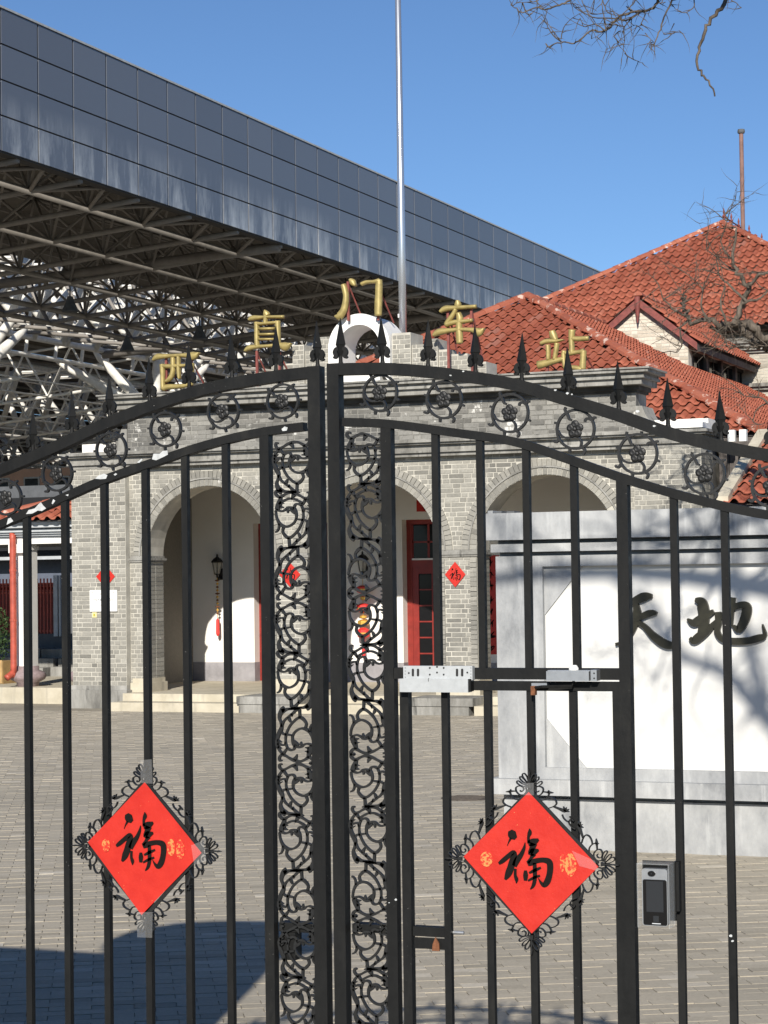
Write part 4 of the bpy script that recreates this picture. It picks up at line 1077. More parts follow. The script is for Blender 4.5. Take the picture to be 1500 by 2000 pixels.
# ---- gold characters on the cornice
def gold_char(ox, oy, s, data, label, legs):
    yy = YF - .24
    bx_ = [atY(ox + x / s, oy + y / s, yy) for pts, _ in data for x, y in pts]
    cx = sum(b.x for b in bx_) / len(bx_)
    th = thing('gold_character', (cx, yy, 5.035), label, 'lettering', 'gold characters on the cornice')
    for pts, ws in data:
        o = []
        for (x, y), w in zip(pts, ws):
            p = atY(ox + x / s, oy + y / s, yy); o.append((p.x, p.z, w / s * .0116))
        o = crom(o, 4) if len(o) > 2 else o
        w0, w1 = o[0], o[-1]
        MB().sweep([(a, b) for a, b, _ in o], [c_ for *_, c_ in o], yy, .055, 8).build('stroke', GOLD, th, True)
    for lx, ztop, zb_ in [tuple(q) + (5.03,) if len(q) == 2 else q for q in legs]:
        p = atY(lx, ztop, yy + .05)
        MB().box(p.x - .018, p.x + .018, yy + .03, yy + .066, zb_, p.z).build('support_post', REDSTEEL, th)
        MB().tube([(p.x, yy + .06, p.z - .05), (p.x + .06, yy + .52, zb_ + .01)], .016, 4).build('support_strut', REDSTEEL, th)
gold_char(290, 670, 12.5, [([(115, 420), (220, 335), (400, 322), (700, 305), (900, 300), (1100, 315), (1250, 235)], [20, 56, 42, 34, 40, 76, 8]), ([(340, 520), (350, 700), (352, 900), (360, 1140)], [50, 46, 42, 50]), ([(310, 555), (500, 570), (690, 560), (900, 545), (1070, 530)], [36, 40, 36, 30, 34]),
    ([(1068, 490), (1052, 700), (1042, 880), (1030, 1030)], [40, 46, 46, 50]), ([(600, 350), (605, 560), (590, 740), (530, 865), (430, 940)], [44, 46, 46, 46, 24]), ([(740, 320), (740, 560), (745, 740), (762, 880)], [36, 38, 38, 20]), ([(350, 1120), (450, 1075), (650, 1062), (850, 1050), (1030, 1000)], [48, 50, 44, 40, 40])],
    'gold west character standing on the cornice end beyond the gate', [(325, 700), (374, 700)])
gold_char(470, 590, 12.5, [([(210, 440), (290, 390), (560, 370), (800, 360), (1060, 360)], [22, 48, 28, 28, 30]), ([(605, 195), (622, 265), (650, 335)], [10, 58, 62]), ([(620, 330), (610, 450), (610, 540)], [50, 40, 42]), ([(392, 490), (400, 700), (400, 900), (405, 1090)], [46, 48, 46, 46]),
    ([(370, 515), (480, 530), (700, 510), (890, 500)], [30, 30, 28, 30]), ([(905, 460), (910, 700), (912, 900), (930, 1070)], [50, 52, 52, 46]), ([(450, 655), (830, 645)], [26, 24]), ([(450, 790), (830, 780)], [24, 22]), ([(450, 910), (830, 905)], [24, 22]),
    ([(110, 1200), (210, 1120), (400, 1090), (700, 1070), (940, 1050), (1100, 1085), (1250, 1005)], [20, 50, 36, 30, 42, 78, 8])], 'gold straight character with three inner bars on the cornice', [(502, 685), (546, 685)])
gold_char(640, 530, 10.53, [([(325, 270), (360, 400), (378, 520), (362, 680), (320, 820), (240, 925), (160, 925)], [42, 46, 44, 50, 56, 60, 14]), ([(465, 165), (520, 230), (580, 295)], [24, 50, 14]), ([(695, 265), (800, 225), (950, 215), (1060, 200)], [30, 30, 28, 44]), ([(1062, 170), (1055, 300), (1050, 500), (1042, 700), (1040, 915)], [44, 56, 56, 60, 56])],
    'gold gate character above the white round window', [(680, 550, 6.0), (738, 552, 5.98)])
gold_char(830, 570, 10.71, [([(320, 420), (420, 355), (600, 338), (850, 320), (1075, 305)], [22, 46, 34, 30, 28]), ([(690, 180), (690, 270), (705, 335)], [26, 56, 30]), ([(650, 360), (590, 480), (480, 630), (440, 700)], [32, 36, 40, 34]), ([(430, 690), (600, 640), (800, 620), (1000, 595)], [38, 36, 30, 28]),
    ([(700, 440), (730, 560), (712, 700), (720, 900), (730, 1080)], [36, 52, 50, 54, 50]), ([(180, 920), (280, 845), (500, 810), (750, 790), (1000, 800), (1130, 845), (1250, 765)], [22, 52, 36, 30, 36, 66, 8])], 'gold vehicle character in front of the red tile roof', [(875, 600), (921, 600)])
gold_char(1030, 630, 10.71, [([(515, 175), (550, 290), (615, 370)], [44, 58, 28]), ([(280, 440), (400, 392), (600, 385), (765, 362)], [28, 36, 28, 8]), ([(430, 470), (440, 600), (440, 790)], [34, 36, 30]), ([(622, 430), (600, 600), (568, 780)], [38, 36, 30]), ([(215, 890), (400, 850), (600, 800), (770, 755)], [58, 50, 40, 34]),
    ([(935, 150), (922, 350), (930, 500), (930, 640)], [52, 42, 42, 44]), ([(940, 340), (1100, 340), (1285, 328)], [36, 36, 34]), ([(772, 590), (762, 750), (800, 960)], [34, 36, 34]), ([(780, 640), (900, 640), (1050, 620), (1185, 600)], [30, 36, 30, 40]), ([(1175, 585), (1165, 750), (1150, 990)], [44, 46, 50]), ([(800, 955), (950, 940), (1150, 980)], [34, 34, 38])],
    'gold station character standing on the cornice before the red roof', [(1069, 700), (1138, 680)])
# flagpole
fp = atY(787, 640, 31.0)
fl = thing('flagpole', (fp.x, 31.0, 4.3), 'tall polished steel flagpole rising behind the round window', 'flagpole')
MB().tube([(fp.x, 31.0, 4.25), (fp.x, 31.0, 7.5), (fp.x - .02, 31.0, 16.5)], [.062, .056, .034], 16).build('pole', POLE, fl, True)
MB().lathe([(.10, 4.25), (.10, 4.45), (.07, 4.5)], fp.x, 31.0, 16).build('base_collar', POLE, fl)
MB().tube([(fp.x - .068, 31.0, 4.5), (fp.x - .06, 31.0, 6.3), (fp.x - .055, 31.0, 10), (fp.x - .05, 31.0, 16.3)], .004, 4).build('halyard', WHITE, fl)
MB().lathe([(.02, 6.14), (.022, 6.2)], fp.x - .064, 31.0, 8).build('cleat', WHITE, fl)

# ================================================================== TILE ROOFS
TW, TL = .205, .33
def tile_verts():
    prof = [(0.0, .002), (.14, -.008), (.30, -.011), (.44, -.004), (.54, .018), (.64, .042), (.75, .052), (.87, .045), (.97, .022), (1.05, .004)]
    mb = MB(); n = len(prof)
    for yy, zz in ((0.0, .040), (TL * .5, .021), (TL + .05, .0)):
        for a, h in prof: mb.v.append((a * TW, yy, h + zz))
    for a, h in prof: mb.v.append((a * TW, 0.0, h + .040 - .010))
    for r in range(2):
        for i in range(n - 1): mb.f.append((r * n + i, r * n + i + 1, r * n + n + i + 1, r * n + n + i))
    for i in range(n - 1): mb.f.append((3 * n + i, 3 * n + i + 1, i + 1, i))
    return mb
TV = tile_verts()
TILE_ME = bpy.data.meshes.new('roof_tile'); TILE_ME.from_pydata(TV.v, [], TV.f); TILE_ME.materials.append(TILE)
TILE_ME.polygons.foreach_set('use_smooth', [i < 18 for i in range(len(TILE_ME.polygons))])
def tile_face(parent, o, e, s, ulen, vlen, inside, nsingle, key=None):
    """tiles on a slope: o corner at the eave, e unit along eave, s unit up the slope"""
    o, e, s = Vector(o), Vector(e).normalized(), Vector(s).normalized()
    nrm = e.cross(s).normalized()
    if nrm.z < 0: nrm = -nrm
    items = []
    for r in range(int(vlen / TL) + 1):
        for c in range(int(ulen / TW) + 1):
            u, v_ = c * TW, r * TL
            if not inside(u + TW / 2, v_ + TL * .4): continue
            items.append(o + e * u + s * (v_ - .06) + nrm * .03)
    def scr(p): x, y, z = proj(p); return (0 if (0 < x < 1500 and y < 1000) else 1, z)
    items.sort(key=scr)
    base = Matrix((e, s, nrm)).transposed()
    off = WLOC[parent.name]
    mb = MB()
    for k, p in enumerate(items):
        jit = Matrix.Rotation(random.uniform(-.02, .02), 3, 'Z') @ Matrix.Rotation(random.uniform(-.02, .02), 3, 'X')
        M3 = base @ jit
        p = p + nrm * random.uniform(-.003, .004)
        if k < nsingle:
            ob = bpy.data.objects.new('roof_tile', TILE_ME); link(ob)
            M4 = M3.to_4x4(); M4.translation = p - off
            ob.matrix_local = M4; ob.parent = parent
            ob.matrix_parent_inverse = Matrix.Identity(4)
            ob.location = p - off
        else:
            b = len(mb.v)
            mb.v += [tuple(M3 @ Vector(q) + p) for q in TV.v]; mb.f += [tuple(i + b for i in f) for f in TV.f]
    if mb.v: mb.build('tile_field', TILE, parent, False, 'stuff', fix=False)
def ridge_line(parent, a, b, r=.10, step=.36):
    a, b = Vector(a), Vector(b); d = b - a; n = max(1, int(d.length / step)); d.normalize()
    x = d.cross(Vector((0, 0, 1))).normalized(); z = x.cross(d)
    for k in range(n):
        p = a + (b - a) * (k / n); q = a + (b - a) * ((k + 1.12) / n)
        mb = MB()
        for pt, rr in ((p, r * 1.08), (q, r * .92)):
            for m in range(7):
                an = math.pi * m / 6; mb.v.append(tuple(pt + x * rr * math.cos(an) + z * (rr * math.sin(an) * .9 + .01)))
        for m in range(6): mb.f.append((m, m + 1, m + 8, m + 7))
        mb.f.append(tuple(range(7)))
        mb.build('ridge_tile', RIDGE, parent, False, fix=False)

# hipped roof right behind the portico
hr = thing('hipped_roof', (XC, 37, 4.07), 'lower red tiled hip roof rising behind the gold characters', 'roof')
E0, E1, YE, ZE = -17.45, -6.96, 31.2, 4.07
AP = Vector((XC, 37.85, 7.24)); YR = 58.0
MB().quad((E0, YE, ZE), (E1, YE, ZE), AP).quad((E1, YE, ZE), (E1, YR, ZE), (XC, YR, AP.z), AP).quad((E0, YR, ZE), (E0, YE, ZE), AP, (XC, YR, AP.z)).quad((E0, YE + .02, ZE - .08), (E1, YE + .02, ZE - .08), (E1, YR, ZE - .08), (E0, YR, ZE - .08)).build('roof_deck', DARKWOOD, hr, fix=False)
MB().box(E0 + .05, E1 - .05, YE + .03, YE + .10, ZE - .14, ZE - .01).box(E1 - .12, E1 - .05, YE + .10, YR, ZE - .14, ZE - .01).build('eave_board', DARKWOOD, hr)
sf = (AP - Vector((XC, YE, ZE))); LF = sf.length
tile_face(hr, (E0, YE, ZE), (1, 0, 0), sf, E1 - E0, LF, lambda u, v_: (XC - E0) * v_ / LF - .06 < u < (E1 - E0) - (E1 - XC) * v_ / LF + .06 and v_ < LF - .05, 290)
sr_ = Vector((XC, 0, AP.z)) - Vector((E1, 0, ZE)); LR = sr_.length
tile_face(hr, (E1, YE, ZE), (0, 1, 0), sr_, YR - YE, LR, lambda u, v_: u > (AP.y - YE) * v_ / LR - .06 and v_ < LR - .05, 0)
ridge_line(hr, (E1, YE, ZE + .05), AP + Vector((0, 0, .05))); ridge_line(hr, (E0, YE, ZE + .05), AP + Vector((0, 0, .05)))
ridge_line(hr, AP + Vector((0, 0, .05)), (XC, YR, AP.z + .05), .09, .45)

# main hall behind with its big hip roof, gabled wing, ridge rail
mh = thing('main_hall', (-12.4, 52, 0), 'tall brick main hall with steep red tiled hip roof and gabled wing', 'building')
BA = Vector((-12.4, 52.0, 10.72)); KS = .60
run = 5.3; BZ = BA.z - KS * run; BX0, BX1, BY0 = BA.x - run, BA.x + run, BA.y - run
MB().box(BX0 + .5, BX1 - .5, BY0 + .55, 64, 0, BZ + .1).build('wall', MORTAR, mh)
cb = MB(); keep = bstuff; bstuff = cb
bricks(-11.0, BX1 - .5, 4.9, BZ - .05, BY0 + .55)
cb.build('brickwork', per_piece('main_hall_brick', [(0, (.30, .27, .22)), (.5, (.42, .385, .32)), (1, (.52, .48, .40))], stain=[(.8, .55, .7, (.16, .15, .13), (1, 1, .6))]), mh, kind='stuff', fix=False)
for z0, z1, d in ((5.30, 5.38, .08), (5.38, 5.46, .16), (5.62, 5.68, .10), (6.15, 6.22, .12), (6.22, 6.30, .2), (7.0, 7.06, .08), (7.06, 7.13, .16), (7.13, 7.2, .24), (7.2, 7.32, .30)):
    MB().box(-11.2, BX1 - .5 + d, BY0 + .55 - d, BY0 + .6, z0, z1).build('cornice', STONE, mh)
MB().quad((BX0, BY0, BZ), (BX1, BY0, BZ), BA).quad((BX1, BY0, BZ), (BX1, 64, BZ), (BA.x, 64, BA.z), BA).quad((BX0, 64, BZ), (BX0, BY0, BZ), BA, (BA.x, 64, BA.z)).quad((BX0, BY0 + .02, BZ - .08), (BX1, BY0 + .02, BZ - .08), (BX1, 64, BZ - .08), (BX0, 64, BZ - .08)).build('roof_deck', DARKWOOD, mh, fix=False)
s1 = BA - Vector((BA.x, BY0, BZ)); L1 = s1.length
tile_face(mh, (BX0, BY0, BZ), (1, 0, 0), s1, 2 * run, L1, lambda u, v_: abs(u - run) < run * (1 - v_ / L1) + .06 and v_ < L1 - .05, 290)
s2 = Vector((BA.x, 0, BA.z)) - Vector((BX1, 0, BZ)); L2 = s2.length
tile_face(mh, (BX1, BY0, BZ), (0, 1, 0), s2, 64 - BY0, L2, lambda u, v_: u > run * v_ / L2 - .06 and v_ < L2 - .05, 0)
up05 = Vector((0, 0, .05))
ridge_line(mh, Vector((BX0, BY0, BZ)) + up05, BA + up05); ridge_line(mh, Vector((BX1, BY0, BZ)) + up05, BA + up05); ridge_line(mh, BA + up05, Vector((BA.x, 64, BA.z)) + up05, .1, .5)
for yy in (52.2, 53.0, 53.8, 55.0, 56.5):
    MB().lathe([(.035, 10.75), (.03, 10.95), (.05, 11.0), (.015, 11.04), (.03, 11.1), (.004, 11.2)], -12.4, yy, 8).build('finial', REDSTEEL, mh)
MB().tube([(-12.4, 52.1, 10.98), (-12.4, 60, 10.98)], .018, 6).build('ridge_rail', REDSTEEL, mh)
rp = atY(1451, 440, 54)
MB().tube([(rp.x, 54, 10.6), (rp.x, 54, 13.45)], .055, 10).build('mast', simple('faded_mast', (.20, .115, .095), .8, var=.3, scale=4), mh)
MB().lathe([(.09, 13.42), (.10, 13.46), (.09, 13.52)], rp.x, 54, 10).build('mast_cap', DARKGREY, mh)
# gabled wing
WX0, WX1, WY, WE = -12.75, -10.76, 42.0, 6.86
WXC, WAZ = (WX0 + WX1) / 2, 7.66
wp = MB(); wp.poly([(WX0, 4.2), (WX1, 4.2), (WX1, WE), (WXC, WAZ - .06), (WX0, WE)], WY, WY + .25); wp.box(WX1 - .24, WX1, WY + .25, 47.8, 4.2, 5.75).box(WX1 - .24, WX1, WY + .25, 47.8, 6.62, WE).box(WX0, WX0 + .24, WY + .25, 47.8, 4.2, WE)
wp.build('wing_wall', MORTAR, mh)
cb = MB()
z = 5.0; row = 0
while z < WAZ - .1:
    h = (WX1 - WX0) / 2 if z + .03 < WE else (WX1 - WX0) / 2 * (WAZ - .06 - z - .06) / (WAZ - .06 - WE)
    if h > .05:
        x = WXC - h; k = row
        while x < WXC + h - .03:
            e = min(x + (.24 if k % 2 else .12), WXC + h); k += 1
            cb.box(x + .006, e - .006, WY - .008, WY + .01, z + .005, z + .063); x = e
    z += .0725; row += 1
cb.build('wing_brickwork', CREAMBRICK, mh, kind='stuff', fix=False)
for k in range(4):                               # side windows of the wing
    y0 = WY + .45 + k * 1.3; y1 = y0 + 1.15
    fr_ = MB().box(WX1 - .16, WX1 - .08, y0, y0 + .07, 5.75, 6.62).box(WX1 - .16, WX1 - .08, y1 - .07, y1, 5.75, 6.62).box(WX1 - .16, WX1 - .08, y0 + .07, y1 - .07, 5.75, 5.82).box(WX1 - .16, WX1 - .08, y0 + .07, y1 - .07, 6.55, 6.62)
    for q in (1, 2): fr_.box(WX1 - .14, WX1 - .10, y0 + (y1 - y0) * q / 3 - .015, y0 + (y1 - y0) * q / 3 + .015, 5.82, 6.55)
    fr_.box(WX1 - .138, WX1 - .102, y0 + .07, y1 - .07, 6.17, 6.2)
    w = fr_.build('window_frame', IRONDARK, mh)
    MB().box(WX1 - .125, WX1 - .118, y0 + .07, y1 - .07, 5.82, 6.55).build('pane', GLASS, w)
    MB().box(WX1 - .24, WX1 - .02, y0 - .15, y0, 5.75, 6.62).build('window_post', DARKWOOD, mh)
OV = .22; ksl = (WAZ - WE) / ((WX1 - WX0) / 2)
for s in (1, -1):
    xe_, ze_ = WXC + s * ((WX1 - WX0) / 2 + OV), WE - OV * ksl
    MB().quad((WXC, WY - .12, WAZ), (xe_, WY - .12, ze_), (xe_, 52, ze_), (WXC, 52, WAZ)).quad((WXC, WY - .12, WAZ - .05), (xe_, WY - .12, ze_ - .05), (xe_, 52, ze_ - .05), (WXC, 52, WAZ - .05)).build('wing_deck', DARKWOOD, mh, fix=False)
    sl_ = Vector((WXC - xe_, 0, WAZ - ze_)); ll = sl_.length
    tile_face(mh, (xe_, WY - .14, ze_ + .01), (0, 1, 0), sl_, 8.5, ll, lambda u, v_: v_ < ll - .02, 0)
    MB().poly([(WXC, WAZ + .02), (xe_, ze_ + .02), (xe_, ze_ - .13), (WXC, WAZ - .15)], WY - .16, WY - .121).build('barge_board', REDSTEEL, mh)
    MB().box(min(xe_, xe_ - s * .05), max(xe_, xe_ - s * .05), WY - .1, 48, ze_ - .14, ze_ - .01).build('eave_board', DARKWOOD, mh)
ridge_line(mh, (WXC, WY - .15, WAZ + .06), (WXC, 50.5, WAZ + .06), .09)
MB().lathe([(.06, WAZ + .04), (.06, WAZ - .1), (.035, WAZ - .35), (.01, WAZ - .5)], WXC, WY - .19, 8).build('gable_pendant', REDSTEEL, mh)

# small side porch with tiled roof right of the portico
pr_ = thing('side_porch', (-5.8, 28.6, 0), 'small porch with low tiled roof and plastered verge behind screen wall', 'porch')
MB().box(-6.55, -4.2, 28.5, 30.0, 0, 2.86).build('wall', MORTAR, pr_)
po0, po1 = Vector((-6.72, 28.0, 2.94)), Vector((-6.72, 30.6, 4.0))
MB().quad(po0, (-4.0, 28.0, 2.94), (-4.0, 30.6, 4.0), po1).build('roof_deck', DARKWOOD, pr_, fix=False)
sp_ = po1 - po0
tile_face(pr_, po0, (1, 0, 0), sp_, 2.6, sp_.length, lambda u, v_: True, 40)
MB().obox(po0 + Vector((-.10, -.02, -.10)), Vector((.16, 0, 0)), sp_, Vector((0, 0, .22))).build('verge', STEP, pr_)
MB().box(-6.7, -4.1, 28.05, 28.5, 2.78, 2.92).build('eave_beam', DARKWOOD, pr_)

# ================================================================== STATION CANOPY (space frame)
cn = thing('station_canopy', (-60, 80, 0), 'vast railway canopy with grey panelled fascia over a white space frame', 'canopy')
CX, CZ0, PHH, PWW = -32.1, 14.0, 1.0, 1.928
YC0, YC1 = 38.33, 128.0
npan = int((YC1 - YC0) / PWW)
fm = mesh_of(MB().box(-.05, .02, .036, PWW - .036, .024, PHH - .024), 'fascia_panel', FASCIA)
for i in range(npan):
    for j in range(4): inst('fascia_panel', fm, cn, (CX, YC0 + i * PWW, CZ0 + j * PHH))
MB().box(CX - .4, CX - .03, YC0, YC0 + npan * PWW, CZ0 - .02, CZ0 + 4.03).build('fascia_backing', FJOINT, cn)
MB().box(CX - .45, CX + .05, YC0, YC0 + npan * PWW, CZ0 + 4.0, CZ0 + 4.06).build('fascia_coping', LIGHTGREY, cn)
YE2 = YC0 + npan * PWW
KT = .085
def zb(x): return CZ0 - .06 + KT * (x - CX)         # bottom chord level falls away from the edge
def zt(x): return zb(x) + 2.0 + .02 * (CX - x)
# roof deck: opaque bays with glazed gaps left open to the sun
def zdk(x): return zt(x) if x > -46 else 17.4 + .082 * (x + 54.5)
YFAR0, YFAR = 70.0, 262.0
def ylim(x): return (YC0, YE2) if x > -53 else (YFAR0, YFAR)
bays = [(CX - .4, -45.6), (-54.5, -69.6), (-71.0, -85.6), (-87.0, -101.6), (-103.0, -119.2), (-120.6, -150)]
for a, b in bays:
    q0, q1 = ylim(a)
    MB().quad((a, q0, zdk(a)), (b, q0, zdk(b)), (b, q1, zdk(b)), (a, q1, zdk(a))).quad((a, q0, zdk(a) + .3), (b, q0, zdk(b) + .3), (b, q1, zdk(b) + .3), (a, q1, zdk(a) + .3)).quad((a, q0, zdk(a)), (b, q0, zdk(b)), (b, q0, zdk(b) + .3), (a, q0, zdk(a) + .3)).build('roof_deck', DECK, cn, fix=False)
    for k in range(int(abs(a - b) / 1.6)):
        xx = a - .5 - k * 1.6
        MB().box(xx - .05, xx + .05, q0, q1, zdk(xx) - .16, zdk(xx) + .0).build('purlin', BRIM, cn)
for a, b in ((-45.6, -54.5), (-69.6, -71.0), (-85.6, -87.0), (-101.6, -103.0), (-119.2, -120.6)):
    q0, q1 = ylim(b) if a < -50 else (YC0, YE2)
    for k in range(int((q1 - q0) / 6)):
        za_, zb_ = max(zdk(a), 16.8 if a > -50 else 0) + (.5 if a > -50 else .25), zdk(b) + .25
        y0, y1 = q0 + k * 6, q0 + k * 6 + 5.9
        MB().quad((a, y0, za_), (b, y0, zb_), (b, y1, zb_), (a, y1, za_)).build('skylight_pane', SKYGLASS, cn, fix=False)
        MB().tube([(a, y0, za_), (b, y0, zb_)], .06, 4).build('glazing_bar', TRUSS, cn)
segs = []; segs_b = []
NY, NX = 3.45, 3.45
ny = int((YE2 - YC0) / NY)
ynode = lambda j: YC0 + 2.25 + j * NY
xn = [CX - 1.9 - i * NX for i in range(4)]
for j in range(ny):
    y = ynode(j)
    segs_b.append(((CX - .1, y, zb(CX)), (xn[-1] - 1.7, y, zb(xn[-1] - 1.7)), .095))          # transverse bottom chord
    for i, x in enumerate(xn):
        b = (x, y, zb(x))
        segs_b.append((b, (x, y, zt(x)), .06))
        for sx in (-1, 1):
            for sy in (-1, 1): segs_b.append((b, (x + sx * NX / 2, y + sy * NY / 2, zt(x + sx * NX / 2) - .1), .05))
        if i == 0:
            segs_b.append((b, (CX - .3, y - NY / 2, CZ0 + .05), .065)); segs_b.append((b, (CX - .3, y + NY / 2, CZ0 + .05), .065))
    x = xn[-1] - 1.7
    segs_b.append(((x, y, zb(x)), (-49.2, y + NY / 2, 16.5), .08)); segs_b.append(((x, y, zb(x)), (-51.5, y, 13.4), .085))
for x in xn + [xn[-1] - 1.7]: segs_b.append(((x, YC0, zb(x)), (x, YE2, zb(x)), .11))
for x in [q - NX / 2 for q in xn]: segs_b.append(((x, YC0, zt(x) - .12), (x, YE2, zt(x) - .12), .06))
for y in range(2, ny, 6):
    segs_b.append(((CX - .2, ynode(y), zb(CX) - .02), (-51.5, ynode(y), 13.0), .19))
# deep longitudinal trusses under the glazed strips
TRU = ((-51.5, 16.6, 13.2, 2.4), (-71.0, 15.2, 11.8, 2.2), (-87.0, 13.9, 10.4, 2.2), (-103.0, 12.6, 9.0, 2.2))
for X0, zt0, zb0, hw_ in TRU:
    for xx, zz, rr in ((X0 - hw_, zt0, .15), (X0 + hw_, zt0, .15), (X0, zb0, .15), (X0 - hw_ * .9, zb0 - .4, .11)): segs.append(((xx, ylim(X0)[0] if X0 < -53 else YC0, zz), (xx, ylim(X0)[1], zz), rr))
    y_a, y_b = ylim(X0); stp = 2.6 if X0 > -53 else 4.2
    n = int((y_b - y_a) / stp)
    for k in range(n):
        y = y_a + k * stp + random.uniform(-.35, .35)
        for sx in (-1, 1):
            segs.append(((X0, y, zb0), (X0 + sx * hw_, y + 1.3, zt0), .18)); segs.append(((X0 + sx * hw_, y + 1.3, zt0), (X0, y + 2.6, zb0), .18))
            segs.append(((X0 + sx * hw_, y, zt0), (X0 + sx * hw_ * .45, y + 1.3, (zt0 + zb0) / 2), .09))
        segs.append(((X0 - hw_, y + 1.3, zt0), (X0 + hw_, y + 1.3, zt0), .09)); segs.append(((X0 - hw_, y, zt0), (X0 + hw_, y + 1.3, zt0), .07))
        segs.append(((X0 + hw_, y, zt0), (X0 + hw_ * .3, y + 1.3, zb0 + 1.3), .10)); segs.append(((X0 - hw_, y + 1.3, zt0), (X0 - hw_ * .9, y, zb0 - .4), .09))
# cross trusses in the deeper bays
for j in range(26):
    y = YFAR0 + 2 + j * 2 * NY
    for xa, xb in ((-54.2, -68.0), (-73, -85), (-89, -101), (-105, -121)):
        za_, zb_ = zb(xa) + 1.2, zb(xb) + 1.2
        segs.append(((xa, y, za_ - 1.5), (xb, y, zb_ - 1.5), .09)); segs.append(((xa, y, za_ + .9), (xb, y, zb_ + .9), .07))
        nn = 5
        for k in range(nn):
            x0, x1 = xa + (xb - xa) * k / nn, xa + (xb - xa) * (k + 1) / nn; xm = (x0 + x1) / 2
            segs.append(((x0, y, zb(x0) - .3), (xm, y, zb(xm) + 2.1), .055)); segs.append(((xm, y, zb(xm) + 2.1), (x1, y, zb(x1) - .3), .055))
            segs.append(((xm, y, zb(xm) + 2.1), (xm, y + NY * 2, zb(xm) + 2.1), .05)); segs.append(((x0, y, zb(x0) - .3), (x0, y + 2 * NY, zb(x0) - .3), .045))
def vis_w(s):
    a = proj(s[0]); b = proj(s[1])
    inside = any(-20 < q[0] < 1200 and 0 < q[1] < 1000 and q[2] > 5 for q in (a, b, proj(tuple((u + w) / 2 for u, w in zip(s[0], s[1])))))
    return -(s[2] / max(5, (a[2] + b[2]) / 2) * (1 if inside else 0))
segs.sort(key=vis_w); segs_b.sort(key=vis_w)
for s in segs[:140]: MB().tube([s[0], s[1]], s[2], 8).build('truss_tube', TRUSS, cn, True)
for s in segs_b[:140]: MB().tube([s[0], s[1]], s[2], 8).build('truss_tube', BRIM, cn, True)
mb = MB()
for s in segs_b[140:]: mb.tube([s[0], s[1]], s[2], 6, False)
mb.build('brim_web', BRIM, cn, True, 'stuff', fix=False)
mb = MB()
for s in segs[140:]: mb.tube([s[0], s[1]], s[2], 6, False)
mb.build('truss_web', TRUSS, cn, True, 'stuff', fix=False)
# branching columns
for X0, zt0, zb0, hw_ in TRU:
    for y in ((59.0, 76.5, 94.0, 111.5) if X0 > -53 else (94.0, 129.0, 164.0, 199.0, 234.0)):
        zc = zb0 - 2.7
        MB().lathe([(.42, -.05), (.42, zc - .3), (.5, zc - .2), (.3, zc)], X0, y, 14).build('column', TRUSS, cn, True)
        for dx, dy, dz in ((-4.4, -2.4, .1), (-2.6, -1.6, .5), (.3, -.2, .9), (2.4, 1.2, .6), (1.0, 4.0, .2)):
            a = Vector((X0, y, zc - .15)); b = Vector((X0 + dx, y + dy, zb0 + dz - .05))
            MB().tube([a, a.lerp(b, .12), a.lerp(b, .5), a.lerp(b, .9), b], [.10, .20, .28, .18, .06], 12).build('strut', TRUSS, cn, True)
# pendant lamps under the frame
for j in range(2, 20, 3):
    for x in (xn[2], xn[3]):
        y = ynode(j)
        MB().tube([(x, y, zb(x)), (x, y, zb(x) - .5)], .03, 5).lathe([(.10, zb(x) - .5), (.16, zb(x) - .7), (.32, zb(x) - 1.05), (.30, zb(x) - 1.08)], x, y, 12).build('pendant_lamp', DARKGREY, cn)

# ================================================================== LEFT SIDE: VERANDA, FENCE, BACKDROP
ve = thing('veranda', (-20.5, 32.5, 0), 'low veranda with white columns and red tiled eave beside the portico', 'building')
VY = 30.95
MB().box(-26, -18.1, VY, 34.8, -.03, .262).build('platform', STEP, ve)
def column(px0, px1, y):
    xa, xb = atY(px0, 1200, y).x, atY(px1, 1200, y).x; cx, w = (xa + xb) / 2, (xb - xa) / 2
    MB().box(cx - w, cx + w, y, y + 2 * w, .60, 2.72).box(cx - w - .02, cx + w + .02, y - .02, y + 2 * w + .02, 2.60, 2.66).build('column', WHITE, ve)
    MB().lathe([(w * 1.5, .25), (w * 1.5, .33), (w * 2.3, .38), (w * 2.5, .44), (w * 2.3, .50), (w * 1.55, .54), (w * 1.5, .61)], cx, y + w, 20).build('column_base', simple('purple_granite', (.26, .20, .20), .7, var=.2, scale=20), ve, True)
column(33, 58, 31.25); column(147, 172, 31.25)
MB().box(-26, -18.1, 31.2, 31.5, 2.70, 2.80).build('beam', WHITE, ve)
for k, (z0, z1, d) in enumerate(((2.80, 2.83, .02), (2.83, 2.865, .07), (2.865, 2.90, .12), (2.90, 2.935, .17), (2.935, 2.97, .10), (2.97, 3.03, .25), (3.03, 3.06, .30))):
    MB().box(-26, -18.1, 31.2 - d, 31.55, z0, z1).build('cornice', LIGHTGREY, ve)
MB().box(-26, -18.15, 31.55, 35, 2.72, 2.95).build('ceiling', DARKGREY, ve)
vo, v1_ = Vector((-20.3, 30.82, 3.07)), Vector((-20.3, 31.9, 3.58))
MB().quad(vo, (-18.05, 30.82, 3.07), (-18.05, 31.9, 3.58), (-18.45, 31.9, 3.58)).build('roof_deck', DARKWOOD, ve, fix=False)
tile_face(ve, vo, (1, 0, 0), v1_ - vo, 2.1, (v1_ - vo).length, lambda u, v_: v_ < u * .62, 60)
ridge_line(ve, (-20.25, 30.85, 3.12), (-18.5, 31.85, 3.62), .07, .3)
xp = atY(26, 1200, 31.1).x
MB().tube(crom([(xp, 31.1, 2.90), (xp, 31.1, 2.2), (xp, 31.1, .62), (xp - .01, 31.07, .50), (xp - .05, 30.95, .42)], 4), .056, 12).build('downpipe', PIPERED, ve, True)
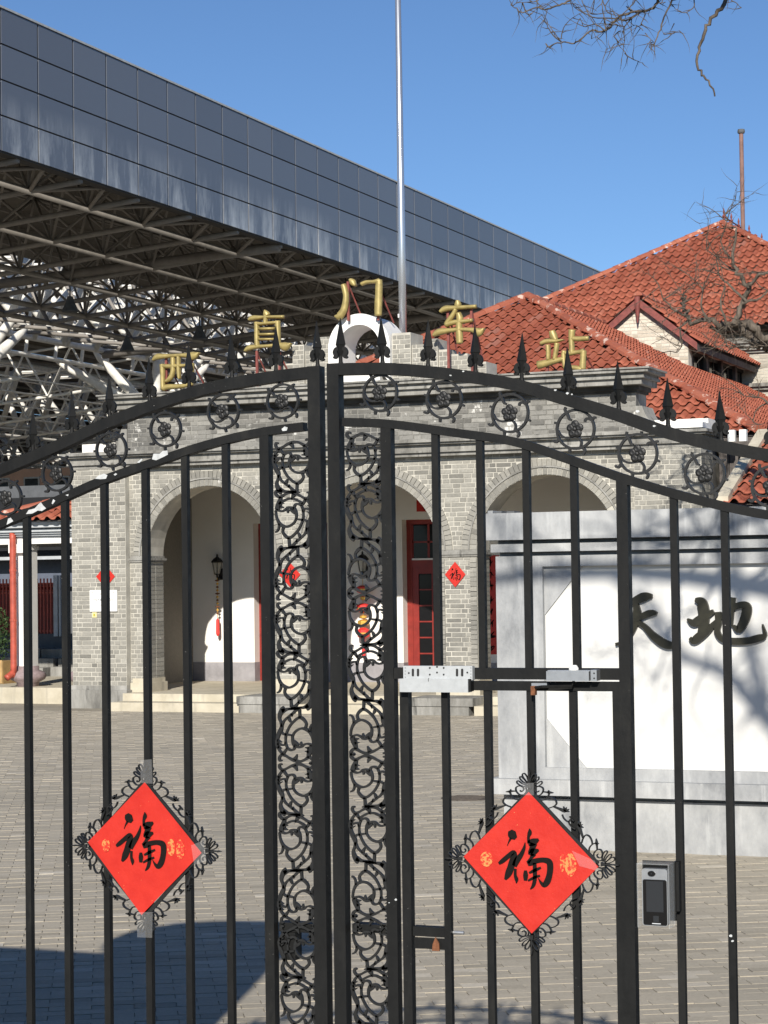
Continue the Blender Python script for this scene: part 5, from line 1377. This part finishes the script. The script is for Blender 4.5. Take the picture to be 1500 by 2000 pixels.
for zz in (2.25, 1.4): MB().lathe([(.062, zz - .02), (.062, zz + .02)], xp, 31.1, 12).build('pipe_collar', PIPERED, ve)
MB().box(-19.95, -19.62, 31.15, 31.5, 2.55, 2.70).build('corbel', WHITE, ve)
# timber frame and dark room behind
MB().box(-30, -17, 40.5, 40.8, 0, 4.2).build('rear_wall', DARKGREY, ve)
MB().box(-30, -17, 40.3, 40.5, 1.95, 2.25).build('rear_band', simple('slate_band', (.10, .115, .15), .5), ve)
MB().box(-30, -17, 39.9, 40.3, 2.55, 2.62).build('rear_rail', LIGHTGREY, ve)
MB().box(-30, -17, 39.7, 39.9, 2.75, 3.9).build('rear_valance', IRONDARK, ve)
# red iron fence
YN = 36.5
fe = thing('red_fence', (-22.5, YN, 0), 'dark red iron fence behind the veranda columns', 'fence')
fx0, fx1 = atY(-40, 1200, YN).x, atY(106, 1200, YN).x
fz0, fz1 = atY(70, 1238, YN).z, atY(70, 1132, YN).z
n = 22
for k in range(n + 1):
    xx = fx0 + (fx1 - fx0) * k / n
    MB().box(xx - .012, xx + .012, YN, YN + .024, fz0, fz1 + .02).build('bar', PIPERED, fe)
for zz in (fz0 + .04, fz1 - .1, fz1 - .28): MB().box(fx0, fx1, YN + .024, YN + .05, zz, zz + .035).build('rail', PIPERED, fe)
for k in range(n):
    xx = fx0 + (fx1 - fx0) * (k + .5) / n
    MB().ribbon([(xx + .035 * math.cos(a), fz1 - .175 + .045 * math.sin(a)) for a in [math.pi * q / 6 for q in range(13)]], .008, YN + .026, YN + .04).build('ring', PIPERED, fe)
MB().box(fx0, fx1, YN + .06, YN + .08, fz0, fz1 - .1).build('backing', DOORRED, fe)
for a, b in ((107, 115), (117.5, 121)):
    MB().box(atY(a, 1200, YN).x, atY(b, 1200, YN).x, YN - .05, YN + .1, fz0 - .05, fz1 + .08).build('post', LIGHTGREY, fe)
MB().box(fx0 - 2, fx0 + 6, YN - .02, YN + .2, 0, fz0).build('low_wall', DARKGREY, fe)
st = thing('rough_stone_steps', (-21.5, 35.6, 0), 'rough grey stone steps below the red fence', 'steps')
for k in range(3):
    for q in range(10):
        x0 = -25 + q * .55 + random.uniform(-.1, .1)
        MB().box(x0, x0 + .54, 35.2 + k * .38 + random.uniform(-.04, .04), 36.5, 0, .42 + k * .16 + random.uniform(-.02, .02)).build('stone', STONE, st)
# shrub in a timber planter
sc = atY(4, 1310, 32.3)
sh = thing('planter_shrub', (sc.x, 32.3, .26), 'clipped evergreen shrub in timber planter beside the downpipe', 'plant')
MB().box(sc.x - .35, sc.x + .18, 32.05, 32.6, .25, .66).build('planter', WOOD, sh)
for k in range(5): MB().box(sc.x - .35 + k * .107, sc.x - .255 + k * .107, 32.03, 32.05, .27, .68).build('plank', WOOD, sh)
MB().tube([(sc.x - .1, 32.3, .6), (sc.x - .1, 32.3, 1.1)], .03, 6).build('stem', BARK, sh)
mb = MB()
for k in range(900):
    a, b, r_ = random.uniform(0, 6.28), random.uniform(-1, 1), random.random() ** .4
    c = Vector((sc.x - .1 + .27 * r_ * math.cos(a) * math.sqrt(1 - b * b), 32.3 + .27 * r_ * math.sin(a) * math.sqrt(1 - b * b), 1.12 + .50 * r_ * b))
    d1 = Vector((random.uniform(-1, 1), random.uniform(-1, 1), random.uniform(-1, 1))).normalized() * .035; d2 = Vector((random.uniform(-1, 1), random.uniform(-1, 1), random.uniform(-1, 1))).normalized() * .018
    mb.quad(c - d1, c + d2, c + d1, c - d2)
mb.build('foliage', LEAF, sh, kind='stuff', fix=False)
# distant blocks under the canopy
hb = thing('navy_hoarding', (-37.5, 60, 0), 'dark navy site hoarding below the canopy', 'hoarding')
for k in range(8): MB().box(-45 + k * 1.5, -43.51 + k * 1.5, 60, 60.08, 0, 5.2).build('board', NAVY, hb)
sb = thing('salmon_building', (-48, 110, 0), 'distant salmon building with window rows under the canopy', 'building')
MB().box(-85, -55, 110, 120, 0, 9).build('wall', SALMON, sb)
for k in range(14):
    for j in range(2):
        f_ = MB().box(-84 + k * 2.1, -82.9 + k * 2.1, 109.94, 110.05, 5.2 + j * 2.0, 6.5 + j * 2.0).build('window', LIGHTGREY, sb)
        MB().box(-83.9 + k * 2.1, -83.0 + k * 2.1, 109.92, 109.95, 5.3 + j * 2.0, 6.4 + j * 2.0).build('pane', GLASS, f_)

# ================================================================== BARE TREES
def twig(mb, p, d, L_, r, depth, rnd):
    pts = [p]; q = p.copy(); dd = d.normalized(); n = 5
    for i in range(n):
        dd = (dd + Vector((rnd.uniform(-.3, .3), rnd.uniform(-.3, .3), rnd.uniform(-.3, .26)))).normalized()
        q = q + dd * L_ / n; pts.append(q.copy())
    mb.tube(pts, [r * (1 - .88 * i / n) for i in range(n + 1)], 5 if r > .012 else 4, False)
    if depth <= 0: return
    for i in range(1, n + 1):
        for _ in range(rnd.choice((1, 1, 2))):
            ax = Vector((rnd.uniform(-1, 1), rnd.uniform(-1, 1), rnd.uniform(-.7, .6))).normalized()
            twig(mb, pts[i], (dd * .7 + ax).normalized(), L_ * rnd.uniform(.45, .7), r * .5, depth - 1, rnd)
def px_branch(mb, pts, Y, r0, r1, wob, rnd, fine=False):
    out = []; yv = Y
    for x, y in pts:
        yv += rnd.uniform(-wob, wob); out.append(tuple(atY(x, y, yv)))
    o = crom(out, 4); n = len(o)
    o = [Vector(p) + Vector((rnd.uniform(-1, 1), 0, rnd.uniform(-1, 1))) * r0 * .7 for p in o]
    mb.tube(o, [r0 + (r1 - r0) * i / (n - 1) for i in range(n)], 5, False)
    if fine:
        for i in range(2, n, 2):
            d = Vector((rnd.uniform(-1, 1), rnd.uniform(-.5, .5), rnd.uniform(-1, .7)))
            if o[i].z > 0: twig(mb, o[i], d, rnd.uniform(.04, .14), .0022, 0, rnd)
rn = random.Random(11)
TR1 = (1.5, 8.2, 0)
t1 = thing('bare_tree', TR1, 'leafless tree reaching its drooping twigs over the gate sky', 'tree')
mb = MB(); mb.tube([(1.5, 8.2, -.05), (1.47, 8.2, 1.2), (1.35, 8.25, 3.0), (1.1, 8.3, 4.6)], [.30, .24, .21, .18], 10); mb.build('trunk', BARK, t1, True)
def limb(pts, r0, r1, depth=2, L_=1.2):
    o = crom(pts, 4); mb.tube([Vector(p) for p in o], [r0 + (r1 - r0) * i / (len(o) - 1) for i in range(len(o))], 7, False)
    for i in range(3, len(o)):
        if rn.random() < .55:
            d = Vector(o[i]) - Vector(o[i - 1]); ax = Vector((rn.uniform(-1, 1), rn.uniform(-1, 1), rn.uniform(.35, 1.1)))
            twig(mb, Vector(o[i]), d.normalized() * .5 + ax, L_ * rn.uniform(.6, 1.1), .020, depth - 1, rn)
mb = MB()
limb([(1.1, 8.3, 4.5), (.2, 8.0, 5.6), (-1.0, 8.6, 6.2), (-2.4, 9.0, 6.3)], .13, .03)
limb([(1.1, 8.3, 4.5), (.4, 7.4, 5.6), (-.6, 6.4, 6.3), (-1.8, 5.6, 6.9), (-3.0, 5.0, 7.1)], .13, .03)
limb([(1.3, 8.25, 3.6), (.6, 7.2, 4.9), (-.3, 6.2, 5.6), (-.9, 5.5, 5.9)], .10, .025)
limb([(1.1, 8.3, 4.5), (1.0, 9.0, 6.0), (.4, 10.0, 7.4), (-.8, 10.4, 8.2)], .12, .03)
SH = lambda px, py, L_: tuple(atY(px, py, 15.0) - TRAVEL * L_)
limb([(.6, 7.2, 4.9), SH(1620, 1500, 10.5), SH(1500, 1400, 11), SH(1420, 1310, 11.3), SH(1330, 1270, 11.6), SH(1270, 1180, 12), SH(1190, 1120, 12.5)], .075, .018, 1, .5)
limb([SH(1500, 1400, 11), SH(1450, 1200, 11.5), SH(1440, 1090, 12), SH(1430, 1000, 12.5), SH(1460, 900, 13)], .045, .02, 1, .5)
limb([(1.1, 8.3, 4.5), (1.9, 7.8, 6.0), (2.6, 7.0, 7.4)], .12, .03, 1)
limb([(.4, 7.4, 5.6), (-.2, 7.8, 5.7), (-.9, 8.0, 6.0), (-1.5, 7.2, 6.3), (-2.1, 6.6, 6.4)], .04, .012, 1, .9)
mb.build('branches', BARK, t1, True, 'stuff', fix=False)
mb = MB()
A = lambda pts: [(900 + x / 2.5, y / 2.5) for x, y in pts]
px_branch(mb, [(1420, -60)] + [(1415, 0), (1405, 20), (1385, 45), (1370, 75), (1363, 110), (1367, 140), (1385, 158), (1398, 190)], 9.0, .011, .0035, .03, rn)
for pts, r0 in (([(560, -60), (530, 0), (480, 25), (420, 45), (370, 40), (300, 60), (270, 40), (245, 25)], .006), ([(360, -60), (370, 0), (375, 40)], .004), ([(300, 15), (330, 72), (370, 45)], .004), ([(380, 0), (350, 10), (300, 10), (250, 25)], .003),
    ([(980, -70), (960, 0), (930, 45), (850, 60), (780, 80), (710, 150), (640, 150), (600, 180), (550, 208), (490, 205), (430, 230), (415, 215)], .008), ([(490, 205), (440, 160), (420, 120), (400, 70)], .004), ([(490, 190), (510, 120), (580, 65)], .0035), ([(490, 205), (450, 150), (425, 115)], .003),
    ([(870, 60), (800, 130), (800, 200), (785, 285)], .004), ([(800, 260), (840, 290), (885, 308)], .0035), ([(780, 150), (750, 175), (770, 205), (750, 215)], .0035), ([(1050, -60), (1030, 0), (1000, 70), (975, 140), (945, 210), (925, 215), (920, 235)], .006), ([(990, 165), (1030, 165), (1065, 150)], .0035), ([(1040, 115), (1020, 160)], .003),
    ([(880, 60), (800, 100), (760, 90), (640, 80), (600, 20), (580, -40)], .0055), ([(680, -60), (690, 0), (720, 60), (780, 80)], .0045), ([(850, 60), (900, 65), (880, 115), (890, 120)], .0045), ([(640, -40), (650, 0), (640, 70), (620, 50)], .0035), ([(1150, -60), (1140, 0), (1140, 30), (1100, 60), (1060, 50), (1020, 20)], .004),
    ([(710, 150), (700, 90), (690, 20), (700, -40)], .004), ([(710, 150), (650, 120), (600, 130), (585, 90)], .004), ([(640, 80), (560, 40), (540, 0)], .003), ([(800, 130), (730, 120), (690, 160), (640, 190)], .003), ([(930, 45), (960, 20), (1000, 10)], .004), ([(790, 215), (750, 230), (712, 238)], .0025), ([(890, 150), (860, 125), (835, 128)], .0025), ([(900, 160), (930, 195), (945, 210)], .0025), ([(810, 30), (830, 60), (780, 80)], .004), ([(700, 90), (740, 110), (780, 95)], .003), ([(860, -40), (850, 0), (820, 40), (760, 90)], .005), ([(1300, -20), (1330, 5), (1370, 35)], .004)):
    px_branch(mb, A(pts), 9.0 + rn.uniform(-.5, .5), r0 * .85, r0 * .3, .04, rn, True)
limb([(-2.2, 9.0, 6.28), (-2.4, 9.1, 5.4), (-2.35, 9.1, 4.9)], .02, .01, 0)
limb([(-2.0, 9.0, 6.2), (-2.05, 9.1, 5.3), (-2.0, 9.05, 4.7)], .02, .012, 0)
mb.build('drooping_twigs', BARK, t1, True, 'stuff', fix=False)
rn = random.Random(5)
tb = atY(1640, 1100, 26.0)
t2 = thing('bare_tree', (tb.x, 26, 0), 'gnarled leafless tree before the red tiled roofs', 'tree')
mb = MB(); mb.tube([(tb.x, 26, -.05), (tb.x + .05, 26, 1.6), (tb.x - .05, 26.1, 3.0), tuple(atY(1600, 780, 26)), tuple(atY(1560, 740, 26))], [.22, .17, .15, .12, .10], 9); mb.build('trunk', BARK, t2, True)
mb = MB()
Bq = lambda pts: [(900 + x / 2.5, 400 + y / 2.5) for x, y in pts]
for pts, r0, r1 in (([(1650, 850), (1560, 720), (1500, 690), (1440, 690), (1390, 600), (1300, 585), (1220, 572), (1120, 560), (1090, 500), (1100, 470), (1080, 440)], .07, .012), ([(1560, 700), (1480, 640), (1430, 600), (1380, 580), (1330, 575)], .06, .04), ([(1345, 580), (1375, 480), (1400, 405), (1350, 330), (1320, 260), (1340, 150), (1330, 110)], .045, .008),
    ([(1390, 470), (1320, 400), (1260, 340), (1250, 250)], .02, .006), ([(1120, 560), (1050, 520), (990, 460), (970, 400)], .018, .005), ([(1400, 405), (1450, 350), (1500, 330), (1560, 300)], .025, .01), ([(1220, 572), (1170, 500), (1180, 420), (1140, 370)], .016, .005), ([(1300, 585), (1270, 480), (1290, 400)], .018, .006), ([(1300, 590), (1290, 640), (1310, 700)], .016, .006), ([(1120, 560), (1070, 600), (1080, 690), (1050, 720)], .014, .005), ([(1440, 690), (1400, 700), (1340, 690), (1300, 720)], .02, .006), ([(1350, 330), (1280, 280), (1200, 220)], .014, .004), ([(1600, 1100), (1500, 970), (1450, 940), (1380, 930)], .018, .005), ([(1500, 960), (1440, 1010), (1430, 1060)], .012, .004), ([(1375, 480), (1450, 460), (1500, 420)], .02, .008), ([(1320, 260), (1270, 180), (1300, 80), (1290, 50)], .012, .003)):
    q = Bq(pts); px_branch(mb, q, 26 + rn.uniform(-.1, .1), r0, r1, .10, rn)
    for x, y in q[2:]:
        for _ in range(2):
            p = atY(x, y, 26 + rn.uniform(-.15, .15)); twig(mb, p, Vector((rn.uniform(-1, .6), rn.uniform(-.5, .5), rn.uniform(-.5, 1))), rn.uniform(.3, .6), .008, 1, rn)
mb.build('branches', BARK, t2, True, 'stuff', fix=False)
